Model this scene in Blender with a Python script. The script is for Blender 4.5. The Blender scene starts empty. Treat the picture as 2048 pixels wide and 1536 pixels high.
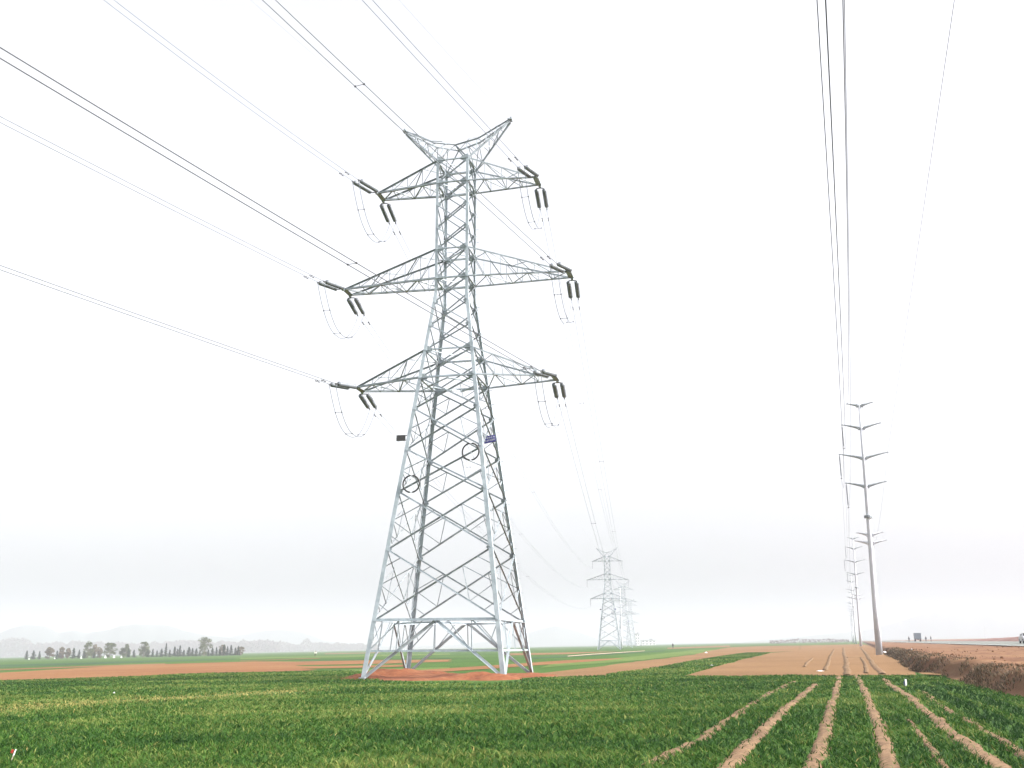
import bpy, math, random
import numpy as np
from mathutils import Vector, Matrix, Euler, noise, Quaternion
random.seed(7); rng = np.random.default_rng(7)
R = math.radians
scene = bpy.context.scene
COL = scene.collection

# ------------------------------------------------------------------ camera numbers (also used to lay fields out on the ground)
F, PITCH, ROLL, EYE = 2000.0, 0.256947, 0.00508, 1.6
fw = np.array([0, math.cos(PITCH), math.sin(PITCH)]); up = np.array([0, -math.sin(PITCH), math.cos(PITCH)]); rt = np.array([1.0, 0, 0])
rt2 = rt*math.cos(ROLL) - up*math.sin(ROLL); up2 = up*math.cos(ROLL) + rt*math.sin(ROLL)
SL = 0.0139                                    # the land rises gently to the right
def G(x, y=0): return SL*max(-1500.0, min(1500.0, x))
def ray(px, py): return fw + rt2*(px-1024)/F - up2*(py-768)/F
def gnd(px, py, off=0.0):
    d = ray(px, py); t = (EYE-off)/(SL*d[0]-d[2]); return (float(d[0]*t), float(d[1]*t))
def at(px, py, Y):
    d = ray(px, py); d = d*Y/d[1]; return (float(d[0]), float(Y), float(d[2]+EYE))

# ------------------------------------------------------------------ materials
def mat(name, col, rough=0.8, metal=0.0, col2=None, scale=5.0, detail=4.0, bump=0.0, bscale=None, coord='Object', stretch=None, spec=None, sheen=None):
    m = bpy.data.materials.new(name); m.use_nodes = True
    nt = m.node_tree; b = nt.nodes['Principled BSDF']
    b.inputs['Roughness'].default_value = rough; b.inputs['Metallic'].default_value = metal
    if spec is not None: b.inputs['Specular IOR Level'].default_value = spec
    b.inputs['Base Color'].default_value = (*col, 1)
    if col2 is not None or bump:
        tc = nt.nodes.new('ShaderNodeTexCoord'); mp = nt.nodes.new('ShaderNodeMapping')
        nt.links.new(tc.outputs[coord], mp.inputs[0])
        if stretch: mp.inputs['Scale'].default_value = stretch
    if col2 is not None:
        n = nt.nodes.new('ShaderNodeTexNoise'); n.inputs['Scale'].default_value = scale; n.inputs['Detail'].default_value = detail; n.inputs['Roughness'].default_value = .65
        nt.links.new(mp.outputs[0], n.inputs['Vector'])
        r = nt.nodes.new('ShaderNodeValToRGB'); r.color_ramp.elements[0].position = .32; r.color_ramp.elements[1].position = .68
        r.color_ramp.elements[0].color = (*col, 1); r.color_ramp.elements[1].color = (*col2, 1)
        nt.links.new(n.outputs['Fac'], r.inputs[0]); nt.links.new(r.outputs[0], b.inputs['Base Color'])
    if bump:
        n2 = nt.nodes.new('ShaderNodeTexNoise'); n2.inputs['Scale'].default_value = bscale or scale; n2.inputs['Detail'].default_value = 8
        nt.links.new(mp.outputs[0], n2.inputs['Vector'])
        bp = nt.nodes.new('ShaderNodeBump'); bp.inputs['Strength'].default_value = 1; bp.inputs['Distance'].default_value = bump
        nt.links.new(n2.outputs['Fac'], bp.inputs['Height']); nt.links.new(bp.outputs[0], b.inputs['Normal'])
    return m

def field_mat(name, stops, s1, s2, bump=.05, rough=.95):
    """large + small noise mixed through a colour ramp"""
    m = bpy.data.materials.new(name); m.use_nodes = True
    nt = m.node_tree; b = nt.nodes['Principled BSDF']; b.inputs['Roughness'].default_value = rough; b.inputs['Specular IOR Level'].default_value = .15
    tc = nt.nodes.new('ShaderNodeTexCoord')
    a = nt.nodes.new('ShaderNodeTexNoise'); a.inputs['Scale'].default_value = s1; a.inputs['Detail'].default_value = 5
    c = nt.nodes.new('ShaderNodeTexNoise'); c.inputs['Scale'].default_value = s2; c.inputs['Detail'].default_value = 6; c.inputs['Roughness'].default_value = .7
    for n in (a, c): nt.links.new(tc.outputs['Object'], n.inputs['Vector'])
    mx = nt.nodes.new('ShaderNodeMath'); mx.operation = 'ADD'; mx2 = nt.nodes.new('ShaderNodeMath'); mx2.operation = 'MULTIPLY'; mx2.inputs[1].default_value = .5
    nt.links.new(a.outputs['Fac'], mx.inputs[0]); nt.links.new(c.outputs['Fac'], mx.inputs[1]); nt.links.new(mx.outputs[0], mx2.inputs[0])
    r = nt.nodes.new('ShaderNodeValToRGB'); els = r.color_ramp.elements
    while len(els) < len(stops): els.new(.5)
    for e, (p, cc) in zip(els, stops): e.position = p; e.color = (*cc, 1)
    nt.links.new(mx2.outputs[0], r.inputs[0]); nt.links.new(r.outputs[0], b.inputs['Base Color'])
    bp = nt.nodes.new('ShaderNodeBump'); bp.inputs['Distance'].default_value = bump
    nt.links.new(c.outputs['Fac'], bp.inputs['Height']); nt.links.new(bp.outputs[0], b.inputs['Normal'])
    return m

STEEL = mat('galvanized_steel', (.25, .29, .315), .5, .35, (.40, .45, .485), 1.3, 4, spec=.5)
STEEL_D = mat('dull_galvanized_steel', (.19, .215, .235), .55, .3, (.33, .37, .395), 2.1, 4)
FIT = mat('dark_fitting_steel', (.045, .045, .045), .5, .6)
GLASSI = mat('grey_insulator_porcelain', (.115, .13, .15), .4, 0, (.17, .185, .205), 3, 2)
ALU = mat('aluminium_wire', (.13, .14, .15), .5, .5)
PALEW = mat('bloom_paled_wire', (.16, .18, .21), .45, .3)  # aluminium paled to put the bright sky's bloom into the wire colour
BLACKW = mat('weathered_dark_wire', (.05, .05, .055), .6, .3)
RINGM = mat('black_rubber_hoop', (.02, .02, .02), .6)
BLUE = mat('blue_enamel_plate', (.06, .055, .32), .4)
DKPL = mat('dark_plate', (.03, .028, .028), .5)
WHITE = mat('white_paint', (.75, .75, .75), .5)
POLE = mat('pale_galvanized_pole', (.40, .42, .47), .6, 0, (.52, .54, .57), .6, 4)
SOIL = field_mat('tan_dry_soil', [(.36, (0.101, 0.054, 0.021)), (.5, (0.134, 0.074, 0.032)), (.62, (0.155, 0.089, 0.040))], .07, 2.2, .08)
SOILR = field_mat('orange_red_soil', [(.36, (0.110, 0.043, 0.017)), (.5, (0.147, 0.067, 0.025)), (.62, (0.163, 0.086, 0.037))], .05, 1.6, .08)
RED = field_mat('fresh_red_earth', [(.36, (0.094, 0.028, 0.012)), (.5, (0.145, 0.051, 0.023)), (.64, (0.179, 0.077, 0.037))], .5, 3.5, .06)
BROWN = field_mat('red_brown_earth', [(.34, (0.069, 0.031, 0.017)), (.48, (0.121, 0.059, 0.030)), (.64, (0.157, 0.089, 0.045))], .18, 1.5, .12)
RIDGE = field_mat('pale_ridge_soil', [(.36, (0.086, 0.052, 0.031)), (.5, (0.136, 0.086, 0.050)), (.62, (0.177, 0.113, 0.066))], 1.2, 9, .03)
GREENF = field_mat('green_field_cover', [(.34, (0.013, 0.036, 0.003)), (.5, (0.027, 0.068, 0.006)), (.66, (0.044, 0.080, 0.010))], .035, 1.1, .12)
TRACK = mat('pale_track_dust', (.33, .22, .16), .95, 0, (.42, .30, .23), .1)
ROADM = mat('grey_road_surface', (.11, .12, .112), 1, 0, (.15, .157, .145), .25, spec=0)
HILLM = mat('hill_scrub', (.06, .075, .075), .95, 0, (.09, .10, .09), .004)
BARK = mat('bark', (.10, .075, .055), .95, 0, (.15, .11, .08), 3)

def leaf_mat(name, c1, c2, c3, trans=.25, c4=None):
    m = bpy.data.materials.new(name); m.use_nodes = True
    nt = m.node_tree; b = nt.nodes['Principled BSDF']; b.inputs['Roughness'].default_value = .6; b.inputs['Specular IOR Level'].default_value = .12
    at_ = nt.nodes.new('ShaderNodeAttribute'); at_.attribute_name = 'tint'
    r = nt.nodes.new('ShaderNodeValToRGB'); e = r.color_ramp.elements; st_ = ((0, c1), (.5, c2), (1, c3)) if c4 is None else ((0, c1), (.45, c2), (.82, c3), (1, c4))
    while len(e) < len(st_): e.new(.5)
    for q, (p, c) in zip(e, st_): q.position = p; q.color = (*c, 1)
    nt.links.new(at_.outputs['Fac'], r.inputs[0]); nt.links.new(r.outputs[0], b.inputs['Base Color'])
    tr = nt.nodes.new('ShaderNodeBsdfTranslucent'); nt.links.new(r.outputs[0], tr.inputs[0])
    mx = nt.nodes.new('ShaderNodeMixShader'); mx.inputs[0].default_value = trans
    nt.links.new(b.outputs[0], mx.inputs[1]); nt.links.new(tr.outputs[0], mx.inputs[2])
    nt.links.new(mx.outputs[0], nt.nodes['Material Output'].inputs['Surface'])
    return m
WHEATM = leaf_mat('wheat_leaf', (.010, .038, .006), (.040, .104, .012), (.16, .185, .05), .3, (.36, .27, .10))
DRYM = leaf_mat('dry_grass_blade', (.045, .038, .02), (.09, .06, .036), (.18, .12, .07), .15)
TREEM = leaf_mat('broadleaf_foliage', (.035, .05, .02), (.06, .075, .03), (.10, .11, .05), .2)
TREEB = leaf_mat('budding_twig_mass', (.07, .055, .035), (.10, .08, .05), (.14, .115, .07), .2)
CONM = leaf_mat('conifer_needles', (.008, .018, .010), (.015, .03, .016), (.03, .045, .022), .1)
WOODM = leaf_mat('bare_wood_mass', (.07, .05, .05), (.10, .072, .07), (.14, .10, .095), .1)

# ------------------------------------------------------------------ mesh helpers
class MB:
    def __init__(s): s.v = []; s.f = []
    def add(s, vs, fs):
        o = len(s.v); s.v += [tuple(map(float, q)) for q in vs]; s.f += [tuple(i+o for i in q) for q in fs]
    def box(s, c, sz, rot=None):
        x, y, z = (q/2 for q in sz); vs = [Vector((a, b, d)) for a in (-x, x) for b in (-y, y) for d in (-z, z)]
        if rot is not None: vs = [rot @ q for q in vs]
        c = Vector(c); s.add([q+c for q in vs], [(0, 1, 3, 2), (4, 6, 7, 5), (0, 4, 5, 1), (2, 3, 7, 6), (0, 2, 6, 4), (1, 5, 7, 3)])
    def angle(s, p, q, w, n=(0, 0, 1), t=None):
        """steel angle (L section) from p to q; n: one leg lies roughly along n"""
        p = Vector(p); q = Vector(q); d = (q-p)
        if d.length < 1e-5: return
        d.normalize(); n = Vector(n); u = n-d*n.dot(d)
        if u.length < 1e-3: u = Vector((1, 0, 0))-d*d.x
        u.normalize(); v = d.cross(u); t = t or max(.012, w*.13)
        pr = [(0, 0), (w, 0), (w, t), (t, t), (t, w), (0, w)]
        pr = [(a-w*.3, b-w*.3) for a, b in pr]
        vs = [p+u*a+v*b for a, b in pr]+[q+u*a+v*b for a, b in pr]
        s.add(vs, [(i, (i+1) % 6, (i+1) % 6+6, i+6) for i in range(6)]+[(5, 4, 3, 0), (3, 2, 1, 0), (6, 9, 10, 11), (6, 7, 8, 9)])
    def tube(s, pts, r, n=6, cap=True):
        pts = [Vector(q) for q in pts]; rs = r if isinstance(r, (list, tuple)) else [r]*len(pts)
        o = len(s.v); ref = None
        for i, p in enumerate(pts):
            d = (pts[min(i+1, len(pts)-1)]-pts[max(i-1, 0)]).normalized()
            if ref is None: ref = Vector((0, 0, 1)) if abs(d.z) < .9 else Vector((1, 0, 0))
            u = (ref-d*ref.dot(d)).normalized(); v = d.cross(u)
            for k in range(n):
                a = 2*math.pi*k/n; s.v.append(tuple(p+(u*math.cos(a)+v*math.sin(a))*rs[i]))
        for i in range(len(pts)-1):
            for k in range(n): s.f.append((o+i*n+k, o+i*n+(k+1) % n, o+(i+1)*n+(k+1) % n, o+(i+1)*n+k))
        if cap:
            s.f.append(tuple(o+k for k in range(n))[::-1]); s.f.append(tuple(o+(len(pts)-1)*n+k for k in range(n)))
    def build(s, name, m, parent=None, smooth=False):
        me = bpy.data.meshes.new(name); me.from_pydata(s.v, [], s.f); me.update()
        if smooth:
            me.polygons.foreach_set('use_smooth', [True]*len(me.polygons))
        if m: me.materials.append(m)
        o = bpy.data.objects.new(name, me); COL.objects.link(o)
        if parent: o.parent = parent
        return o
def tag(o, label=None, cat=None, group=None, kind=None):
    if label: o['label'] = label
    if cat: o['category'] = cat
    if group: o['group'] = group
    if kind: o['kind'] = kind
    return o
def empty(name, loc, rz=0):
    o = bpy.data.objects.new(name, None); COL.objects.link(o); o.location = loc; o.rotation_euler = (0, 0, rz); o.empty_display_size = .3
    return o
def copy_tree(o, parent=None):
    kids = [c for c in COL.objects if c.parent == o]
    c = o.copy(); COL.objects.link(c); c.parent = parent
    for k in kids: copy_tree(k, c)
    return c
def sheet(name, poly, off, m, kind='structure', label=None):
    """flat field lying on the sloping plain, outline given as ground points"""
    me = bpy.data.meshes.new(name); me.from_pydata([(x, y, G(x)+off) for x, y in poly], [], [tuple(range(len(poly)))]); me.update()
    if me.polygons[0].normal.z < 0: me.flip_normals()
    me.materials.append(m)
    o = bpy.data.objects.new(name, me); COL.objects.link(o); tag(o, label, None, None, kind)
    return o
def wavy(poly, amp=.3, step=6.0):
    """subdivide an outline and make it slightly irregular"""
    out = []; n = len(poly)
    for i in range(n):
        a = poly[i]; b = poly[(i+1) % n]; L = math.hypot(b[0]-a[0], b[1]-a[1]); k = max(1, min(60, int(L/step)))
        for j in range(k):
            t = j/k; x = a[0]+(b[0]-a[0])*t; y = a[1]+(b[1]-a[1])*t
            w = noise.noise((x*.15, y*.15, 3.3))+.6*noise.noise((x*.7, y*.7, 9)); dx, dy = (b[1]-a[1])/L, -(b[0]-a[0])/L
            out.append((x+dx*w*amp, y+dy*w*amp))
    return out
def pxpoly(pts): return [gnd(*q) for q in pts]

# ------------------------------------------------------------------ ground
# bare soil ridges between the wheat beds (image-derived, laid on the plain)
ridge_px = [
 ([(1290, 1536), (1400, 1476), (1476, 1429), (1545, 1384), (1590, 1364)], .26, .95),
 ([(1430, 1560), (1457, 1536), (1533, 1457), (1602, 1394), (1632, 1370)], .30, 1),
 ([(1615, 1575), (1628, 1536), (1653, 1444), (1675, 1372), (1678, 1353)], .27, 1),
 ([(1792, 1575), (1781, 1536), (1745, 1425), (1726, 1375), (1711, 1352)], .27, 1),
 ([(1905, 1555), (1890, 1536), (1852, 1485), (1814, 1438)], .13, .8),
 ([(2035, 1570), (2001, 1536), (1890, 1457), (1821, 1397), (1762, 1358)], .30, 1),
 ([(2110, 1548), (2048, 1515), (1960, 1458), (1875, 1408), (1843, 1384)], .22, .5),
]
ridges = [([gnd(*q) for q in p], w, s) for p, w, s in ridge_px]
rows_dark = [[gnd(*q) for q in p] for p in ([(2120, 1505), (2048, 1472), (1900, 1400), (1835, 1372)], [(2120, 1455), (2048, 1430), (1950, 1395), (1870, 1367)])]
yel = [gnd(*q) for q in ((-60, 1427), (0, 1421), (110, 1412), (200, 1407), (340, 1400), (500, 1389), (560, 1386))]
def segdist(P, line):
    """distance from points P (n,2) to a polyline"""
    best = np.full(len(P), 1e9)
    for a, b in zip(line[:-1], line[1:]):
        a = np.array(a); b = np.array(b); d = b-a; t = np.clip(((P-a)@d)/(d@d), 0, 1); q = a+t[:, None]*d
        best = np.minimum(best, np.hypot(*(P-q).T))
    return best

xs = np.concatenate([-np.geomspace(46, 7800, 46)[::-1], np.arange(-45, 30, .3), np.geomspace(30, 7800, 46)])
xs = np.unique(np.concatenate([xs, [-1500, 1500]]))
ys = np.concatenate([[-380, -200, -100, -40, -10, 0, 4], np.arange(7, 66, .3), np.geomspace(66, 7700, 62)])
XX, YY = np.meshgrid(xs, ys); P2 = np.stack([XX.ravel(), YY.ravel()], 1)
ZZ = SL*np.clip(P2[:, 0], -1500, 1500)
near = np.clip((60-P2[:, 1])/12, 0, 1)*np.clip((P2[:, 1]-5)/3, 0, 1)*np.clip((44-np.abs(P2[:, 0]))/3, 0, 1)
def Gn_arr(P):
    nz = np.array([noise.noise((x*.35, y*.35, 0.0)) for x, y in P])
    return nz
nz = np.zeros(len(P2)); idx = np.where(near > 0)[0]
nz[idx] = Gn_arr(P2[idx])
ZZ += near*nz*.05
nx, ny = len(xs), len(ys)
me = bpy.data.meshes.new('ground')
ii = (np.arange(ny-1)[:, None]*nx+np.arange(nx-1)[None, :]).ravel()
faces = np.stack([ii, ii+1, ii+1+nx, ii+nx], 1)
me.vertices.add(len(P2)); me.vertices.foreach_set('co', np.column_stack([P2, ZZ]).astype('f').ravel())
me.loops.add(faces.size); me.loops.foreach_set('vertex_index', faces.astype('i').ravel())
me.polygons.add(len(faces)); me.polygons.foreach_set('loop_start', np.arange(0, faces.size, 4, dtype='i')); me.polygons.foreach_set('loop_total', np.full(len(faces), 4, dtype='i'))
me.update(calc_edges=True); me.validate()
me.materials.append(GREENF); ground = bpy.data.objects.new('ground', me); COL.objects.link(ground); tag(ground, kind='structure')

# ------------------------------------------------------------------ fields of bare soil and tracks, as sheets on the plain
def strip(name, pts, m, off, amp=.55, step=3.5): return sheet(name, wavy(pxpoly(pts), amp, step), off, m)
strip('soil_field', [(-300, 1375), (0, 1362), (260, 1354), (420, 1347), (520, 1345), (610, 1342), (640, 1340), (600, 1338), (740, 1335.5), (820, 1333), (820, 1330), (700, 1332), (610, 1333), (590, 1331), (760, 1328), (900, 1323.5), (900, 1319.5), (760, 1320.5), (600, 1323.5), (510, 1323), (260, 1330.5), (0, 1346), (-300, 1362)], SOILR, .030)
strip('soil_field', [(-300, 1352), (0, 1341), (180, 1334.5), (330, 1329), (330, 1327), (180, 1332), (0, 1338.5), (-300, 1349)], SOIL, .034, .3)
strip('soil_field', [(820, 1348), (1000, 1337), (1130, 1327), (1215, 1321), (1250, 1316.5), (1130, 1321), (1000, 1330.5), (820, 1342)], SOILR, .030, .3)
strip('soil_field', [(1060, 1357), (1208, 1352), (1222, 1348), (1326, 1334), (1371, 1324), (1443, 1312), (1492, 1305), (1548, 1304.5), (1600, 1301), (1600, 1291), (1520, 1292.5), (1462, 1294.5), (1423, 1301), (1384, 1310), (1287, 1322), (1150, 1341), (1075, 1348)], SOIL, .030)
strip('soil_field', [(1367, 1354), (1500, 1353.5), (1700, 1353), (1835, 1352), (1812, 1333), (1800, 1322), (1772, 1310), (1756, 1300), (1742, 1292), (1722, 1288), (1600, 1291.2), (1600, 1301), (1545, 1306), (1492, 1318), (1423, 1338)], SOIL, .038)
strip('soil_field', [(1020, 1311), (1140, 1308.5), (1240, 1303), (1140, 1305), (1020, 1307)], SOIL, .030, .3)
strip('soil_field', [(1335, 1298), (1460, 1294), (1460, 1291), (1335, 1295.5)], SOIL, .034, .3)
strip('track', [(1135, 1313.2), (1180, 1309.7), (1290, 1302.3), (1290, 1301.6), (1180, 1308.6), (1135, 1312.2)], TRACK, .040, .1)
strip('track', [(480, 1322.5), (600, 1318.6), (640, 1317.4), (640, 1316.4), (600, 1317.4), (480, 1321.8)], SOIL, .040, .1)
strip('soil_field', [(650, 1308.5), (760, 1306.2), (760, 1304.8), (650, 1307)], SOIL, .034, .1)

GREEN2 = field_mat('dark_crop_cover', [(.34, (.010, .030, .010)), (.5, (.020, .052, .016)), (.66, (.035, .075, .022))], .05, 1.0, .12)
GREEN3 = field_mat('yellowish_crop_cover', [(.34, (.035, .065, .012)), (.5, (.062, .10, .018)), (.66, (.095, .125, .030))], .05, 1.0, .12)
strip('green_field', [(-300, 1345), (0, 1336), (200, 1328.5), (470, 1318.5), (470, 1317), (200, 1324), (0, 1329.5), (-300, 1337)], GREEN2, .022, .3)
strip('green_field', [(480, 1318.4), (700, 1314), (900, 1309.5), (900, 1307), (700, 1311), (480, 1316)], GREEN3, .022, .3)
strip('green_field', [(600, 1323), (700, 1320.6), (900, 1317.2), (900, 1315.8), (700, 1318.8), (600, 1321.2)], GREEN2, .024, .2)
strip('green_field', [(1080, 1336), (1287, 1320), (1400, 1307), (1440, 1299.5), (1400, 1299), (1280, 1312), (1100, 1328)], GREEN3, .022, .3)
strip('green_field', [(1060, 1318.5), (1200, 1311), (1330, 1302.5), (1330, 1300.5), (1200, 1308.2), (1060, 1315)], GREEN2, .022, .3)
strip('green_field', [(600, 1351), (720, 1346.5), (900, 1338), (900, 1334.5), (720, 1339), (600, 1344.5)], GREEN3, .020, .3)

# raised irrigation ridges dividing the big soil field
def ridge_mesh(name, line, w, h, m, seed, step=.12, gapp=0.0):
    pts = [Vector((x, y, 0)) for x, y in line]; mb = MB(); acc = []
    for a, b in zip(pts[:-1], pts[1:]):
        n = max(1, int((b-a).length/step)); acc += [a+(b-a)*(i/n) for i in range(n)]
    acc.append(pts[-1]); prof = [(-.75, -.06), (-.6, .15), (-.45, .4), (-.33, .8), (-.2, .85), (-.07, .95), (.06, .85), (.18, 1), (.3, .75), (.42, .6), (.55, .25), (.75, -.06)]
    o = 0; k = len(prof)
    for i, p in enumerate(acc):
        d = (acc[min(i+1, len(acc)-1)]-acc[max(i-1, 0)]).normalized(); s_ = Vector((d.y, -d.x, 0))
        wob = noise.noise((p.x*.8, p.y*.8, seed))*.07*(w/.3)+noise.noise((p.x*.2, p.y*.2, seed+5))*.10*(w/.3)
        ww = w*(.95+.25*noise.noise((p.x*1.1, p.y*1.1, seed+9)))
        hh = h*(.9+.45*noise.noise((p.x*1.6, p.y*1.6, seed+3)))
        for a, z in prof:
            q = p+s_*(a*ww+wob); jit = (noise.noise((q.x*9, q.y*9, seed))*.02+noise.noise((q.x*24, q.y*24, seed))*.014)*(h/.06)
            base = G(q.x)+(.05*noise.noise((q.x*.35, q.y*.35, 0)) if q.y < 48 else .04)
            mb.v.append((q.x, q.y, base+(z*hh if z > 0 else -.03)+(jit if z > 0 else 0)))
        if i:
            for j in range(k-1): mb.f.append((o+(i-1)*k+j, o+i*k+j, o+i*k+j+1, o+(i-1)*k+j+1))
    ob = mb.build(name, m, None, True); tag(ob, kind='structure'); return ob
for i, (ln, w, s) in enumerate(ridges): ridge_mesh('soil_ridge', ln, w*.88, .038, RIDGE, i*7.7, .06)
BUND = field_mat('damp_bund_soil', [(.36, (0.063, 0.041, 0.020)), (.5, (0.108, 0.068, 0.036)), (.62, (0.153, 0.090, 0.050))], .6, 3, .05)
for i, (p, w) in enumerate([([(1694, 1352), (1693, 1335), (1692, 1320), (1688, 1308), (1687, 1296)], .3), ([(1733, 1348), (1731, 1330), (1722, 1316)], .2), ([(1765, 1350), (1750, 1335), (1742, 1325), (1735, 1312), (1723, 1297)], .3), ([(1650, 1342), (1656, 1330), (1660, 1314), (1668, 1300)], .22), ([(1608, 1335), (1616, 1325), (1625, 1318)], .18), ([(1694, 1316.3), (1733, 1315.3)], .3)]):
    ridge_mesh('soil_bund', [gnd(*q) for q in p], w, .06, BUND, 40+i*3.1, .4)

# red earth thrown up round the tower feet
TC = (-3.583, 60.406); PHI = .20721
def tw(a, b):  # tower local -> world ground point
    c, s = math.cos(PHI), math.sin(PHI); return (TC[0]+a*c+b*s, TC[1]-a*s+b*c)
mb = MB(); n1, n2 = 120, 90; humps = []
for (px, py, h, rx, ry) in ((775, 1355, .50, 2.2, 1.5), (815, 1352, .42, 1.6, 1.6), (735, 1358, .22, 1.6, 1.2), (955, 1358, .36, 1.9, 1.1), (990, 1359, .30, 1.3, 1.0), (885, 1360, .14, 2.4, 1.4), (1050, 1354, .22, 1.8, 1.3), (1075, 1352, .15, 1.5, 1.2), (845, 1348, .2, 2, 1.5)):
    g_ = gnd(px, py); humps.append((g_[0], g_[1], h, rx, ry))
for j in range(n2):
    for i in range(n1):
        x = -13+i*(18/(n1-1)); y = 49.5+j*(19/(n2-1)); z = -.10
        for hx, hy, h, rx, ry in humps: z = max(z, -.10+(h+.10)*math.exp(-((x-hx)/rx)**2-((y-hy)/ry)**2))
        e = min(1, max(0, (z+.06)/.12)); z += e*(.07*noise.noise((x*1.3, y*1.3, 4))+.05*noise.noise((x*4, y*4, 8)))
        r_ = math.hypot((x-TC[0])/6.8, (y-TC[1])/5.8); 
        z = max(z, .05*(1-r_)*3+.03*noise.noise((x*.9, y*.9, 2))) if r_ < 1.1 else z
        mb.v.append((x, y, G(x)+z))
for j in range(n2-1):
    for i in range(n1-1): q = j*n1+i; mb.f.append((q, q+1, q+1+n1, q+n1))
tag(mb.build('dirt_mound', RED, None, True), kind='structure')

# ------------------------------------------------------------------ raised bank of red-brown earth on the right
foot = [(17.2, 4), (16.6, 14)]+[gnd(*q) for q in ((2048, 1396), (1965, 1377), (1905, 1360), (1883, 1354), (1830, 1345), (1810, 1334), (1798, 1322), (1770, 1309))]
lx, ly = foot[-1]
foot += [(lx+math.sin(R(18.5))*d, ly+math.cos(R(18.5))*d) for d in (60, 150, 300, 600, 1200)]
fp = []
for a, b in zip(foot[:-1], foot[1:]):
    L = math.hypot(b[0]-a[0], b[1]-a[1]); k = max(1, int(L/(.5 if b[1] < 130 else 15)))
    fp += [(a[0]+(b[0]-a[0])*i/k, a[1]+(b[1]-a[1])*i/k) for i in range(k)]
# smooth the foot line
for _ in range(6): fp = [fp[0]]+[((fp[i-1][0]+2*fp[i][0]+fp[i+1][0])/4, (fp[i-1][1]+2*fp[i][1]+fp[i+1][1])/4) for i in range(1, len(fp)-1)]+[fp[-1]]
vs = [-.3, 0, .12, .25, .4, .55, .7, .9, 1.2, 1.6, 2.1, 2.7, 3.4, 4.2, 5.2, 6.4, 8, 10, 12.5, 16, 20, 25, 32, 40, 55, 80, 140, 300, 700]
BH = .56
def bank_h(x, y, v):
    f_ = min(1, (y-2)/10) if y < 12 else 1
    t = max(0, min(1, v/(1.05+.5*noise.noise((x*.3, y*.3, 5))))); t = t*t*(3-2*t)
    rough = 1 if v < 14 else max(0, 1-(v-14)/8)
    n = rough*(.11*noise.noise((x*.5, y*.5, 1))+.05*noise.noise((x*1.6, y*1.6, 6))+.02*noise.noise((x*4, y*4, 7)))
    if y > 140: n *= .3
    lip = .10*math.exp(-((v-1.5)/.8)**2)
    return (BH*t*(1+.25*noise.noise((x*.12, y*.12, 2))*(v < 12)) + (n+lip*(y < 140))*min(1, v/.6 if v > 0 else 0)) * f_
mb = MB(); k = len(vs)
for i, (x, y) in enumerate(fp):
    for v in vs:
        wv = .5*noise.noise((x*.25, y*.25, 11)) if 0 < v < 12 else 0
        X_ = x+v*.97+wv*.6; Y_ = y-v*.18
        mb.v.append((X_, Y_, G(X_)+(-.15 if v < 0 else bank_h(X_, Y_, v))))
for i in range(len(fp)-1):
    for j in range(k-1): q = i*k+j; mb.f.append((q, q+1, q+1+k, q+k))
bank = mb.build('earth_bank', BROWN, None, True); tag(bank, kind='structure')
# sandy wash that cuts down through the bank
g1 = [gnd(*q) for q in ((1842, 1351), (1862, 1354), (1884, 1354.5), (1900, 1351))]
strip('sand_wash', [(1838, 1350), (1848, 1353.5), (1880, 1355), (1898, 1349), (1902, 1346), (1885, 1348), (1866, 1350)], SOIL, .11, .1, 1.5)

# road on the raised ground, and the red spoil heap along its far side
dirv = (math.sin(R(17.5)), math.cos(R(17.5))); sidev = (dirv[1], -dirv[0])
RP = (51.0, 100.0)
def road_pt(s, w): return (RP[0]+dirv[0]*s+sidev[0]*w, RP[1]+dirv[1]*s+sidev[1]*w)
mb = MB()
N = 60
for i in range(N):
    s = -80+i*(1000/(N-1))
    for w in (0, 6, 13, 19): x, y = road_pt(s, w); mb.v.append((x, y, G(x)+BH+.10))
for i in range(N-1):
    for j in range(3): q = i*4+j; mb.f.append((q, q+1, q+5, q+4))
tag(mb.build('road', ROADM), kind='structure')
mb = MB()
for i in range(N):
    s = -80+i*(1000/(N-1))
    for w in (.6, .8): x, y = road_pt(s, w); mb.v.append((x, y, G(x)+BH+.108))
for i in range(N-1): q = i*2; mb.f.append((q, q+1, q+3, q+2))
tag(mb.build('road_marking', WHITE), kind='structure')
mb = MB(); cols = [0, 1.5, 3, 4.5, 6.5, 9, 14, 22]
N = 160
for i in range(N):
    s = -60+i*3.0; fade = min(1, max(0.0, (330-s)/240))
    for j, c in enumerate(cols):
        x, y = road_pt(s, 21+c); pr_ = [0, .35, .75, 1, 1, .9, .85, .7][j]
        h = fade*1.75*pr_*(1+.25*noise.noise((x*.06, y*.06, 3))+.12*noise.noise((x*.3, y*.3, 7)))+.1*noise.noise((x*.5, y*.5, 1))*(pr_ > 0)*fade
        mb.v.append((x, y, G(x)+BH+.03+h-(.2 if j == 0 or j == 7 else 0)))
for i in range(N-1):
    for j in range(7): q = i*8+j; mb.f.append((q, q+1, q+9, q+8))
tag(mb.build('spoil_bank', field_mat('purple_red_spoil', [(.34, (.10, .045, .035)), (.5, (.15, .075, .06)), (.64, (.18, .11, .09))], .1, .8, .15), None, True), kind='structure')

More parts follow.
